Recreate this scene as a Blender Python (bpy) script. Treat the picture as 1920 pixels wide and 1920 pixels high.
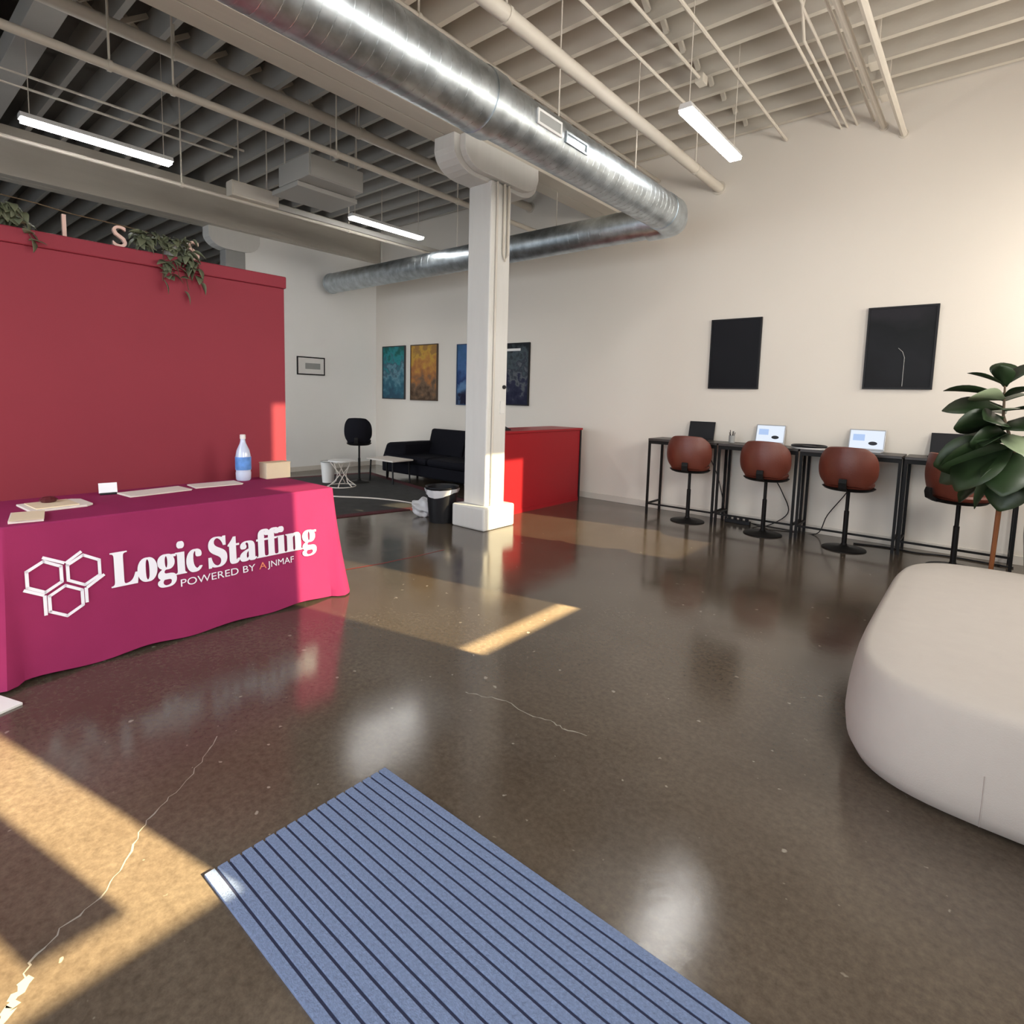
import bpy, bmesh, math, random
from mathutils import Vector, Matrix

for o in list(bpy.data.objects):
    bpy.data.objects.remove(o, do_unlink=True)
SC = bpy.context.scene
COL = SC.collection
PI = math.pi
random.seed(7)

# ------------------------------------------------------------------ camera
cam = bpy.data.cameras.new('camera')
cam_o = bpy.data.objects.new('camera', cam)
COL.objects.link(cam_o)
SC.camera = cam_o
W = ((0.7625, 0.0839, -0.6416), (0.6466, -0.0605, 0.7605), (0.0249, -0.9946, -0.1004))
M = Matrix(((W[0][0], -W[0][1], -W[0][2]), (W[1][0], -W[1][1], -W[1][2]), (W[2][0], -W[2][1], -W[2][2])))
M.normalize() if hasattr(M, 'normalize') else None
cam_o.matrix_world = Matrix.Translation((0, 0, 1.5)) @ M.to_quaternion().to_matrix().to_4x4()
cam.sensor_width = 36
cam.lens = 1065.2275 / 1920 * 36
cam.shift_x = (960 - 949.204) / 1920
cam.shift_y = -(960 - 850.103) / 1920
cam.clip_start = 0.05

# ------------------------------------------------------------------ light
SC.view_settings.view_transform = 'Standard'
SC.view_settings.look = 'None'
SC.view_settings.gamma = 1
SC.view_settings.use_curve_mapping = False
SC.view_settings.exposure = 0.0

world = bpy.data.worlds.new('sky')
SC.world = world
world.use_nodes = True
wn = world.node_tree.nodes
wn['Background'].inputs[0].default_value = (0.80, 0.90, 1.0, 1)
wn['Background'].inputs[1].default_value = 1.6

def add_light(name, kind, loc, direction, energy, color, sx=1, sy=1, spread=None):
    l = bpy.data.lights.new(name, kind)
    l.energy = energy
    l.color = color
    if kind == 'AREA':
        l.shape = 'RECTANGLE'
        l.size = sx
        l.size_y = sy
    o = bpy.data.objects.new(name, l)
    COL.objects.link(o)
    if spread:
        l.spread = math.radians(spread)
    o.location = loc
    o.rotation_euler = Vector(direction).to_track_quat('-Z', 'Z').to_euler()
    return o

sun = add_light('sun', 'SUN', (8, 2, 6), (-1, -0.22, -0.45), 128, (1.0, 0.81, 0.47))
sun.data.angle = 0.009
# daylight entering through the windows of the right wall and the glazed entrance behind the camera
XW = 1.6
add_light('window_daylight', 'AREA', (1.57, 0.1, 2.45), (-1, 0, -0.1), 150, (1.0, 0.96, 0.91), 2.6, 1.9)
add_light('window_daylight', 'AREA', (1.57, 3.68, 2.5), (-1, 0, -0.1), 110, (1.0, 0.96, 0.90), 1.0, 1.6)
add_light('window_daylight', 'AREA', (1.57, 6.45, 2.6), (-1, 0, -0.1), 72, (1.0, 0.92, 0.80), 1.1, 1.8)
add_light('entrance_daylight', 'AREA', (-2.6, -2.45, 1.75), (0, 1, -0.55), 130, (0.86, 0.93, 1.0), 6.4, 3.0, 108)
add_light('front_fill_light', 'AREA', (-9.6, -2.45, 1.75), (0, 1, -0.30), 80, (0.90, 0.95, 1.0), 5.4, 3.0, 75)  # unseen fill light added to brighten the far white wall and lounge

# ------------------------------------------------------------------ materials
MATS = {}
def mat(name, color, rough=0.6, metal=0.0, noise=0.0, nscale=8.0, bump=0.0, bscale=60.0, spec=0.5,
        emit=None, estr=0.0, coat=0.0, stretch=None):
    if name in MATS:
        return MATS[name]
    m = bpy.data.materials.new(name)
    m.use_nodes = True
    nt = m.node_tree
    b = nt.nodes['Principled BSDF']
    b.inputs['Base Color'].default_value = (*color, 1)
    b.inputs['Roughness'].default_value = rough
    b.inputs['Metallic'].default_value = metal
    b.inputs['Specular IOR Level'].default_value = spec
    if coat:
        b.inputs['Coat Weight'].default_value = coat
    if emit:
        b.inputs['Emission Color'].default_value = (*emit, 1)
        b.inputs['Emission Strength'].default_value = estr
    if noise or bump:
        tc = nt.nodes.new('ShaderNodeTexCoord')
        mp = nt.nodes.new('ShaderNodeMapping')
        nt.links.new(tc.outputs['Object'], mp.inputs['Vector'])
        if stretch:
            mp.inputs['Scale'].default_value = stretch
    if noise:
        n = nt.nodes.new('ShaderNodeTexNoise')
        n.inputs['Scale'].default_value = nscale
        n.inputs['Detail'].default_value = 5
        nt.links.new(mp.outputs[0], n.inputs['Vector'])
        mx = nt.nodes.new('ShaderNodeMix')
        mx.data_type = 'RGBA'
        mx.inputs[6].default_value = (*[c * (1 - noise) for c in color], 1)
        mx.inputs[7].default_value = (*[min(1, c * (1 + noise)) for c in color], 1)
        nt.links.new(n.outputs['Fac'], mx.inputs[0])
        nt.links.new(mx.outputs[2], b.inputs['Base Color'])
    if bump:
        n2 = nt.nodes.new('ShaderNodeTexNoise')
        n2.inputs['Scale'].default_value = bscale
        n2.inputs['Detail'].default_value = 4
        nt.links.new(mp.outputs[0], n2.inputs['Vector'])
        bp = nt.nodes.new('ShaderNodeBump')
        bp.inputs['Strength'].default_value = bump
        bp.inputs['Distance'].default_value = 0.01
        nt.links.new(n2.outputs['Fac'], bp.inputs['Height'])
        nt.links.new(bp.outputs[0], b.inputs['Normal'])
    MATS[name] = m
    return m

def floor_material():
    m = bpy.data.materials.new('polished_concrete')
    m.use_nodes = True
    nt = m.node_tree
    L = nt.links.new
    b = nt.nodes['Principled BSDF']
    tc = nt.nodes.new('ShaderNodeTexCoord')
    def noise(scale, detail=6, rough=0.55):
        n = nt.nodes.new('ShaderNodeTexNoise')
        n.inputs['Scale'].default_value = scale
        n.inputs['Detail'].default_value = detail
        n.inputs['Roughness'].default_value = rough
        L(tc.outputs['Object'], n.inputs['Vector'])
        return n
    def ramp(src, p0, c0, p1, c1):
        r = nt.nodes.new('ShaderNodeValToRGB')
        r.color_ramp.elements[0].position = p0
        r.color_ramp.elements[0].color = c0
        r.color_ramp.elements[1].position = p1
        r.color_ramp.elements[1].color = c1
        L(src, r.inputs[0])
        return r
    def mix(fac, a, c, mode='MIX'):
        x = nt.nodes.new('ShaderNodeMix')
        x.data_type = 'RGBA'
        x.blend_type = mode
        if isinstance(fac, float):
            x.inputs[0].default_value = fac
        else:
            L(fac, x.inputs[0])
        L(a, x.inputs[6])
        L(c, x.inputs[7])
        return x
    n1 = noise(0.9, 7)
    r1 = ramp(n1.outputs['Fac'], 0.36, (0.064, 0.048, 0.034, 1), 0.66, (0.096, 0.077, 0.058, 1))
    n2 = noise(38, 6, 0.7)
    r2 = ramp(n2.outputs['Fac'], 0.32, (0.72, 0.70, 0.68, 1), 0.70, (1.25, 1.24, 1.22, 1))
    c1 = mix(1.0, r1.outputs[0], r2.outputs[0], 'MULTIPLY')
    n3 = noise(21, 2, 0.4)
    r3 = ramp(n3.outputs['Fac'], 0.735, (0, 0, 0, 1), 0.765, (0.8, 0.8, 0.8, 1))
    pale = nt.nodes.new('ShaderNodeRGB')
    pale.outputs[0].default_value = (0.26, 0.23, 0.19, 1)
    c2 = mix(r3.outputs[0], c1.outputs[2], pale.outputs[0])
    L(c2.outputs[2], b.inputs['Base Color'])
    n4 = noise(2.3, 6)
    r4 = ramp(n4.outputs['Fac'], 0.3, (0.09, 0.09, 0.09, 1), 0.72, (0.19, 0.19, 0.19, 1))
    L(r4.outputs[0], b.inputs['Roughness'])
    b.inputs['Specular IOR Level'].default_value = 0.75
    bp = nt.nodes.new('ShaderNodeBump')
    bp.inputs['Strength'].default_value = 0.055
    bp.inputs['Distance'].default_value = 0.006
    n5 = noise(22, 9, 0.7)
    L(n5.outputs['Fac'], bp.inputs['Height'])
    L(bp.outputs[0], b.inputs['Normal'])
    return m

def galvanised_material():
    m = bpy.data.materials.new('galvanised_steel')
    m.use_nodes = True
    nt = m.node_tree
    L = nt.links.new
    b = nt.nodes['Principled BSDF']
    b.inputs['Metallic'].default_value = 1.0
    tc = nt.nodes.new('ShaderNodeTexCoord')
    v = nt.nodes.new('ShaderNodeTexNoise')
    v.inputs['Scale'].default_value = 9
    v.inputs['Detail'].default_value = 6
    L(tc.outputs['Object'], v.inputs['Vector'])
    r = nt.nodes.new('ShaderNodeValToRGB')
    r.color_ramp.elements[0].position = 0.3
    r.color_ramp.elements[0].color = (0.36, 0.40, 0.43, 1)
    r.color_ramp.elements[1].position = 0.7
    r.color_ramp.elements[1].color = (0.62, 0.68, 0.72, 1)
    L(v.outputs['Fac'], r.inputs[0])
    L(r.outputs[0], b.inputs['Base Color'])
    r2 = nt.nodes.new('ShaderNodeMapRange')
    r2.inputs['To Min'].default_value = 0.30
    r2.inputs['To Max'].default_value = 0.48
    L(v.outputs['Fac'], r2.inputs['Value'])
    L(r2.outputs[0], b.inputs['Roughness'])
    return m

def film_material(name, t):
    m = bpy.data.materials.new(name)
    m.use_nodes = True
    nt = m.node_tree
    nt.nodes.remove(nt.nodes['Principled BSDF'])
    tr = nt.nodes.new('ShaderNodeBsdfTransparent')
    tr.inputs[0].default_value = (t, t, t, 1)
    gl = nt.nodes.new('ShaderNodeBsdfGlossy')
    gl.inputs['Roughness'].default_value = 0.03
    mx = nt.nodes.new('ShaderNodeMixShader')
    mx.inputs[0].default_value = 0.05
    nt.links.new(tr.outputs[0], mx.inputs[1])
    nt.links.new(gl.outputs[0], mx.inputs[2])
    nt.links.new(mx.outputs[0], nt.nodes['Material Output'].inputs[0])
    return m

def art_material(name, stops, scale=5.0, seed=0.0):
    """abstract print: vertical bands broken up by noise"""
    m = bpy.data.materials.new(name)
    m.use_nodes = True
    nt = m.node_tree
    L = nt.links.new
    b = nt.nodes['Principled BSDF']
    b.inputs['Roughness'].default_value = 0.5
    b.inputs['Specular IOR Level'].default_value = 0.2
    tc = nt.nodes.new('ShaderNodeTexCoord')
    sp = nt.nodes.new('ShaderNodeSeparateXYZ')
    L(tc.outputs['Generated'], sp.inputs[0])
    n = nt.nodes.new('ShaderNodeTexNoise')
    n.inputs['Scale'].default_value = scale
    n.inputs['Detail'].default_value = 6
    mp = nt.nodes.new('ShaderNodeMapping')
    mp.inputs['Location'].default_value = (seed, seed * 2, seed)
    L(tc.outputs['Object'], mp.inputs[0])
    L(mp.outputs[0], n.inputs['Vector'])
    mr = nt.nodes.new('ShaderNodeMapRange')
    mr.inputs['From Min'].default_value = 0.3
    mr.inputs['From Max'].default_value = 0.7
    mr.inputs['To Min'].default_value = -0.28
    mr.inputs['To Max'].default_value = 0.28
    L(n.outputs['Fac'], mr.inputs[0])
    ad = nt.nodes.new('ShaderNodeMath')
    L(sp.outputs['Z'], ad.inputs[0])
    L(mr.outputs[0], ad.inputs[1])
    r = nt.nodes.new('ShaderNodeValToRGB')
    el = r.color_ramp.elements
    el[0].position, el[0].color = stops[0][0], (*stops[0][1], 1)
    el[1].position, el[1].color = stops[-1][0], (*stops[-1][1], 1)
    for p, c in stops[1:-1]:
        e = el.new(p)
        e.color = (*c, 1)
    L(ad.outputs[0], r.inputs[0])
    L(r.outputs[0], b.inputs['Base Color'])
    return m

m_floor = floor_material()
m_duct = galvanised_material()
m_wall = mat('wall_paint', (0.74, 0.69, 0.62), 0.75, noise=0.02, nscale=1.5, bump=0.08, bscale=90)
m_wall_w = mat('wall_paint_white', (0.86, 0.86, 0.84), 0.75, noise=0.02, nscale=1.5, bump=0.08, bscale=90)
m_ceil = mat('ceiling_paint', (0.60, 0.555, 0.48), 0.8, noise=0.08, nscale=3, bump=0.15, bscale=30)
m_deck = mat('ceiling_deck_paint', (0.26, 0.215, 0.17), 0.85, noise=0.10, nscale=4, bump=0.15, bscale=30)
m_ceil_l = mat('left_bay_shaded_paint', (0.43, 0.415, 0.385), 0.8, noise=0.08, nscale=3, bump=0.15, bscale=30)  # joist colour greyed to carry the dimmer light of the left bay
m_deck_l = mat('left_bay_shaded_deck', (0.17, 0.158, 0.142), 0.85, noise=0.10, nscale=4, bump=0.15, bscale=30)  # left deck darkened too, the bay's shade put into its colour
m_pipe = mat('pipe_paint', (0.64, 0.59, 0.51), 0.5, noise=0.05, nscale=6)
m_beam = mat('beam_paint', (0.56, 0.52, 0.45), 0.6, noise=0.08, nscale=3, bump=0.2, bscale=18, stretch=(4, 0.4, 4))
m_col = mat('column_paint', (0.70, 0.69, 0.66), 0.55, noise=0.05, nscale=4, bump=0.2, bscale=20, stretch=(4, 4, 0.5))
m_grey_col = mat('grey_paint', (0.30, 0.30, 0.29), 0.6, noise=0.06)
m_base = mat('skirting_paint', (0.62, 0.58, 0.52), 0.5)
m_red = mat('red_wall_paint', (0.255, 0.031, 0.049), 0.6, noise=0.05, nscale=2.0, bump=0.05, spec=0.2)
m_desk = mat('red_lacquer', (0.30, 0.012, 0.018), 0.4, noise=0.04, spec=0.2)
m_cloth = mat('magenta_cloth', (0.27, 0.026, 0.095), 0.8, noise=0.10, nscale=5, bump=0.1, bscale=300, spec=0.08)
m_print = mat('white_print', (0.80, 0.78, 0.86), 0.7)
m_orange = mat('orange_print', (0.75, 0.22, 0.12), 0.7)
m_black = mat('black_plastic', (0.008, 0.008, 0.010), 0.5, spec=0.3)
m_blackmetal = mat('black_metal', (0.007, 0.0065, 0.0065), 0.5, spec=0.2)
m_bar = mat('dark_bar_top', (0.035, 0.028, 0.025), 0.4, noise=0.1)
m_leather = mat('brown_leather', (0.125, 0.028, 0.016), 0.42, noise=0.22, nscale=9, bump=0.15, bscale=70)
m_navy = mat('navy_fabric', (0.006, 0.006, 0.010), 0.8, spec=0.15)
m_otto = mat('ottoman_fabric', (0.39, 0.355, 0.32), 0.9, noise=0.04, nscale=12, bump=0.12, bscale=220)
m_mat = mat('blue_mat_fibre', (0.125, 0.168, 0.275), 0.95, noise=0.45, nscale=110, bump=0.5, bscale=240)
m_groove = mat('navy_mat_groove', (0.012, 0.016, 0.045), 0.9)
m_leaf = mat('leaf', (0.016, 0.034, 0.011), 0.45, noise=0.35, nscale=5)
m_leaf_pale = mat('leaf_pale', (0.22, 0.27, 0.16), 0.45, noise=0.2, nscale=5)
m_vine = mat('vine_leaf', (0.12, 0.135, 0.08), 0.6, noise=0.35, nscale=14)
m_stem = mat('stem', (0.10, 0.065, 0.035), 0.7)
m_wood = mat('honey_wood', (0.22, 0.075, 0.022), 0.45, noise=0.15, nscale=20)
m_grey = mat('grey_plastic', (0.30, 0.31, 0.30), 0.5)
m_hvac = mat('hvac_paint', (0.42, 0.41, 0.38), 0.5)
m_white = mat('white_plastic', (0.75, 0.74, 0.72), 0.4)
m_paper = mat('paper', (0.74, 0.68, 0.62), 0.8)
m_card = mat('white_card', (0.85, 0.85, 0.90), 0.6)
m_cardboard = mat('cardboard', (0.72, 0.60, 0.42), 0.8)
m_pink = mat('rose_gold_letter', (0.62, 0.42, 0.36), 0.4)
m_tube = mat('lamp_lens', (1, 1, 1), 0.4, emit=(1.0, 0.985, 0.95), estr=34.0)
m_lampbody = mat('lamp_body', (0.7, 0.7, 0.69), 0.5)
m_bag = mat('white_bag_film', (0.62, 0.62, 0.64), 0.3)
m_crack = mat('crack_filler', (0.20, 0.18, 0.15), 0.6)
m_rug = mat('dark_rug', (0.035, 0.034, 0.033), 0.95, noise=0.5, nscale=7)
m_burg = mat('burgundy_border', (0.075, 0.010, 0.016), 0.95, noise=0.3, nscale=20)
m_redstreak = mat('red_streak', (0.22, 0.03, 0.03), 0.6)
m_film = film_material('tinted_film', 0.32)
m_glass = film_material('clear_glass', 0.80)

# ------------------------------------------------------------------ geometry helpers
def box(bm, lo, hi):
    x0, y0, z0 = lo
    x1, y1, z1 = hi
    v = [bm.verts.new(p) for p in ((x0, y0, z0), (x1, y0, z0), (x1, y1, z0), (x0, y1, z0),
                                   (x0, y0, z1), (x1, y0, z1), (x1, y1, z1), (x0, y1, z1))]
    for f in ((3, 2, 1, 0), (4, 5, 6, 7), (0, 1, 5, 4), (1, 2, 6, 5), (2, 3, 7, 6), (3, 0, 4, 7)):
        bm.faces.new([v[i] for i in f])

def frame_of(d):
    d = Vector(d).normalized()
    a = Vector((0, 0, 1)) if abs(d.z) < 0.9 else Vector((1, 0, 0))
    u = d.cross(a).normalized()
    return u, d.cross(u).normalized()

def tube(bm, pts, r, seg=10, caps=True):
    pts = [Vector(p) for p in pts]
    n = len(pts)
    rr = r if isinstance(r, (list, tuple)) else [r] * n
    rings = []
    u = None
    for i, p in enumerate(pts):
        if i == 0:
            d = pts[1] - p
        elif i == n - 1:
            d = p - pts[i - 1]
        else:
            d = (pts[i + 1] - p).normalized() + (p - pts[i - 1]).normalized()
        d.normalize()
        if u is None:
            u, v = frame_of(d)
        else:
            u = (u - d * u.dot(d)).normalized()
            v = d.cross(u)
        k = 1.0
        if 0 < i < n - 1:
            c = max(0.5, d.dot((p - pts[i - 1]).normalized()))
            k = 1.0 / c if c < 0.999 else 1.0
            k = min(k, 1.3)
        rings.append([bm.verts.new(p + (u * math.cos(2 * PI * j / seg) + v * math.sin(2 * PI * j / seg)) * rr[i])
                      for j in range(seg)])
    for a, b in zip(rings, rings[1:]):
        for j in range(seg):
            bm.faces.new((a[j], a[(j + 1) % seg], b[(j + 1) % seg], b[j]))
    if caps:
        bm.faces.new(rings[0][::-1])
        bm.faces.new(rings[-1])

def lathe(bm, prof, c=(0, 0, 0), seg=24, cap=True):
    rings = []
    for r, z in prof:
        rings.append([bm.verts.new((c[0] + r * math.cos(2 * PI * j / seg), c[1] + r * math.sin(2 * PI * j / seg), c[2] + z))
                      for j in range(seg)])
    for a, b in zip(rings, rings[1:]):
        for j in range(seg):
            bm.faces.new((a[j], a[(j + 1) % seg], b[(j + 1) % seg], b[j]))
    if cap:
        bm.faces.new(rings[0][::-1])
        bm.faces.new(rings[-1])

def loft(bm, rings, cap=True):
    R = [[bm.verts.new(p) for p in r] for r in rings]
    n = len(R[0])
    for a, b in zip(R, R[1:]):
        for j in range(n):
            bm.faces.new((a[j], a[(j + 1) % n], b[(j + 1) % n], b[j]))
    if cap:
        bm.faces.new(R[0][::-1])
        bm.faces.new(R[-1])

def prism(bm, poly, axis, a0, a1):
    """poly: list of 2D points in the two other axes (order x,y,z without axis), extruded along axis"""
    def P(p, a):
        l = list(p)
        l.insert(axis, a)
        return l
    A = [bm.verts.new(P(p, a0)) for p in poly]
    B = [bm.verts.new(P(p, a1)) for p in poly]
    n = len(poly)
    bm.faces.new(A[::-1])
    bm.faces.new(B)
    for j in range(n):
        bm.faces.new((A[j], A[(j + 1) % n], B[(j + 1) % n], B[j]))

def obj(name, bm, m, parent=None, smooth=False, bevel=0.0, loc=None, kind=None, seg=2):
    bmesh.ops.recalc_face_normals(bm, faces=bm.faces)
    me = bpy.data.meshes.new(name)
    bm.to_mesh(me)
    bm.free()
    me.materials.append(m)
    o = bpy.data.objects.new(name, me)
    COL.objects.link(o)
    if smooth:
        for p in me.polygons:
            p.use_smooth = True
        try:
            me.set_sharp_from_angle(angle=math.radians(38))
        except Exception:
            pass
    if bevel:
        b = o.modifiers.new('bevel', 'BEVEL')
        b.width = bevel
        b.segments = seg
        b.limit_method = 'ANGLE'
    if parent:
        o.parent = parent
    if loc:
        o.location = loc
    if kind:
        o['kind'] = kind
    return o

def B():
    return bmesh.new()

def boxobj(name, lo, hi, m, parent=None, bevel=0.0, kind=None):
    bm = B()
    box(bm, lo, hi)
    return obj(name, bm, m, parent, bevel=bevel, kind=kind)

def tag(o, label, cat, group=None):
    o['label'] = label
    o['category'] = cat
    if group:
        o['group'] = group
    return o

def thing(name, loc, label, cat, rz=0, group=None):
    o = bpy.data.objects.new(name, None)
    o.empty_display_size = 0.1
    COL.objects.link(o)
    o.location = loc
    o.rotation_euler = (0, 0, rz)
    return tag(o, label, cat, group)

def copy_tree(o, parent=None):
    c = o.copy()
    COL.objects.link(c)
    c.parent = parent
    for ch in list(o.children):
        copy_tree(ch, c)
    return c

def dup_mesh(src, name, loc, parent, rot=None, scale=None):
    o = bpy.data.objects.new(name, src.data)
    COL.objects.link(o)
    o.parent = parent
    o.location = loc
    if rot:
        o.rotation_euler = rot
    if scale:
        o.scale = scale
    return o
LOGIC_V='2150,-15,2113,-12,2079,-1,2047,16,2018,39,1994,68,1974,101,1959,139,1950,179,1947,223,1950,270,1961,313,1978,353,2000,388,2028,417,2061,442,2097,460,2136,471,2178,475,2223,472,2260,461,2291,444,2313,421,2327,395,2331,365,2329,348,2324,333,2315,321,2302,311,2287,306,2270,304,2237,312,2217,335,2210,373,2210,378,2210,384,2211,389,2212,394,2212,399,2212,404,2207,425,2193,438,2170,442,2123,424,2094,370,2085,279,2089,212,2101,157,2122,114,2150,82,2183,63,2222,57,2257,63,2290,79,2322,107,2342,90,2287,32,2223,-3,1650,0,1650,24,1668,26,1681,31,1691,38,1696,48,1700,63,1701,83,1701,375,1700,397,1697,413,1693,424,1684,431,1671,435,1653,437,1654,462,1844,462,1844,83,1845,64,1848,50,1853,39,1861,32,1874,27,1891,24,1891,0,1773,539,1753,541,1735,549,1720,561,1708,576,1700,594,1698,614,1700,634,1708,652,1720,668,1735,680,1753,688,1773,690,1793,688,1811,680,1827,668,1838,652,1846,634,1848,614,1846,594,1838,576,1826,561,1810,549,1793,541,1353,-209,1294,-206,1245,-197,1207,-181,1179,-160,1163,-137,1157,-111,1166,-81,1193,-57,1238,-38,1201,-15,1178,13,1171,45,1174,69,1183,90,1199,110,1221,128,1251,146,1288,164,1222,200,1182,251,1169,316,1172,346,1181,374,1195,399,1215,420,1238,439,1267,454,1298,465,1333,472,1370,474,1409,472,1446,465,1483,453,1608,453,1608,399,1535,399,1554,369,1566,337,1570,303,1567,275,1560,249,1547,225,1530,204,1509,186,1484,172,1456,161,1425,155,1392,153,1385,153,1377,153,1370,154,1362,155,1354,155,1347,155,1331,153,1316,149,1304,141,1294,130,1288,119,1286,106,1293,88,1313,77,1346,73,1397,73,1446,72,1487,67,1522,60,1549,50,1571,36,1587,19,1597,-2,1604,-26,1606,-55,1599,-100,1577,-137,1542,-168,1492,-191,1429,-204,1370,185,1392,189,1408,199,1420,217,1427,242,1432,274,1433,314,1432,354,1427,386,1420,411,1408,428,1392,439,1370,442,1349,439,1332,428,1321,411,1312,386,1308,354,1306,314,1308,274,1312,242,1321,217,1332,199,1349,189,1375,-173,1460,-165,1511,-140,1528,-98,1526,-82,1519,-70,1507,-62,1490,-56,1468,-52,1441,-51,1280,-51,1261,-68,1249,-87,1245,-108,1249,-125,1259,-140,1277,-154,1302,-165,1334,-171,886,-15,844,-11,805,-1,770,17,738,41,712,70,691,105,675,143,666,185,663,229,666,275,675,317,691,356,712,390,738,419,770,443,805,460,843,470,885,474,927,471,965,460,1000,443,1031,420,1057,391,1079,357,1094,318,1104,276,1107,229,1104,183,1094,141,1079,102,1057,68,1031,39,1001,16,966,-1,928,-12,886,17,911,22,931,35,946,58,951,74,956,95,959,121,960,152,962,188,962,229,960,307,954,365,944,403,930,426,910,440,886,445,860,440,840,426,826,403,817,365,811,307,809,230,809,189,811,153,813,122,816,95,821,74,826,58,841,35,861,22,23,0,23,26,54,29,77,36,93,47,103,64,109,88,111,120,111,564,109,594,103,617,93,633,77,643,54,650,24,653,24,678,372,678,372,653,347,652,327,650,310,646,297,640,287,631,280,620,275,605,272,587,271,564,271,123,272,102,273,84,276,70,281,59,288,52,298,47,310,43,327,42,348,41,393,43,434,49,469,59,499,74,527,93,551,119,572,149,591,187,609,230,636,230,598,0'
LOGIC_F='17,19,18;17,20,19;16,20,17;16,21,20;15,21,16;15,42,21;42,22,21;14,42,15;14,43,42;41,22,42;40,22,41;39,22,40;14,44,43;39,23,22;13,44,14;38,23,39;37,23,38;37,24,23;36,24,37;35,24,36;12,44,13;34,24,35;33,24,34;32,24,33;12,45,44;32,25,24;11,45,12;32,26,25;31,26,32;31,27,26;31,28,27;10,45,11;30,28,31;30,29,28;10,46,45;9,46,10;8,46,9;8,47,46;7,47,8;7,48,47;6,48,7;6,49,48;53,55,54;5,49,6;53,56,55;5,50,49;52,56,53;4,50,5;4,51,50;51,56,52;4,56,51;3,56,4;3,57,56;2,57,3;1,57,2;1,0,57;94,96,95;93,96,94;93,97,96;92,97,93;92,98,97;91,98,92;91,99,98;90,99,91;90,100,99;89,100,90;89,101,100;88,101,89;88,102,101;87,102,88;87,103,102;86,103,87;86,104,103;85,104,86;85,105,104;84,105,85;84,106,105;83,106,84;72,74,73;72,71,74;71,70,74;70,69,74;69,75,74;68,75,69;67,75,68;66,75,67;65,75,66;64,75,65;64,76,75;64,77,76;63,77,64;63,78,77;62,78,63;62,79,78;61,79,62;61,80,79;60,80,61;60,81,80;59,81,60;58,81,59;58,82,81;136,138,137;135,138,136;135,139,138;134,139,135;134,140,139;133,140,134;133,141,140;133,198,141;198,197,141;197,142,141;133,199,198;132,199,133;132,200,199;196,142,197;132,201,200;195,142,196;131,201,132;131,202,201;194,143,195;143,142,195;194,144,143;130,202,131;193,144,194;130,203,202;129,203,130;193,145,144;129,204,203;192,145,193;128,204,129;192,146,145;127,204,128;127,205,204;191,146,192;191,147,146;191,148,147;127,206,205;190,148,191;126,206,127;190,149,148;126,207,206;189,149,190;189,150,149;126,208,207;188,150,189;188,151,150;125,208,126;125,209,208;187,151,188;125,186,209;186,151,187;186,152,151;125,152,186;125,153,152;124,161,125;161,153,125;161,154,153;161,160,154;160,159,154;159,155,154;124,162,161;158,155,159;157,155,158;156,155,157;124,163,162;124,164,163;123,164,124;123,165,164;123,166,165;122,166,123;122,167,166;121,167,122;121,168,167;120,168,121;120,169,168;120,170,169;120,171,170;120,172,171;120,173,172;119,173,120;119,174,173;119,175,174;119,176,175;118,176,119;118,177,176;118,178,177;117,178,118;117,179,178;116,179,117;116,180,179;115,220,116;220,219,116;219,180,116;115,221,220;218,180,219;217,180,218;217,216,180;216,181,180;114,221,115;215,181,216;114,222,221;214,181,215;113,222,114;213,181,214;113,223,222;212,181,213;212,182,181;113,224,223;112,224,113;112,225,224;111,225,112;212,183,182;211,183,212;111,226,225;111,227,226;110,227,111;110,228,227;210,183,211;210,184,183;110,210,228;110,184,210;109,184,110;109,185,184;108,185,109;108,107,185;246,248,247;246,249,248;245,249,246;245,250,249;244,280,245;280,250,245;244,281,280;279,250,280;279,251,250;243,281,244;243,282,281;278,251,279;243,283,282;277,251,278;277,252,251;242,283,243;242,284,283;276,252,277;276,253,252;241,284,242;275,253,276;241,285,284;275,254,253;240,285,241;275,255,254;239,285,240;239,286,285;274,255,275;274,256,255;238,286,239;238,287,286;237,287,238;273,256,274;273,257,256;237,288,287;272,257,273;236,288,237;272,258,257;236,289,288;271,258,272;235,289,236;271,259,258;235,290,289;270,259,271;234,290,235;270,260,259;234,291,290;269,260,270;234,292,291;268,260,269;233,292,234;268,261,260;233,293,292;267,261,268;232,293,233;267,262,261;232,294,293;266,262,267;232,265,294;265,262,266;231,265,232;231,262,265;231,263,262;230,263,231;230,264,263;229,264,230;309,311,310;309,312,311;308,312,309;308,313,312;308,314,313;308,315,314;307,315,308;307,316,315;306,316,307;306,317,316;305,317,306;305,318,317;305,319,318;304,319,305;304,320,319;303,320,304;303,321,320;302,321,303;302,322,321;339,341,340;339,342,341;338,342,339;337,342,338;302,323,322;301,323,302;336,342,337;301,324,323;335,342,336;300,324,301;300,325,324;334,342,335;300,326,325;299,326,300;299,327,326;333,342,334;299,328,327;332,342,333;298,328,299;298,329,328;298,330,329;331,342,332;298,331,330;298,342,331;297,342,298;296,342,297;295,342,296'
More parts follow.
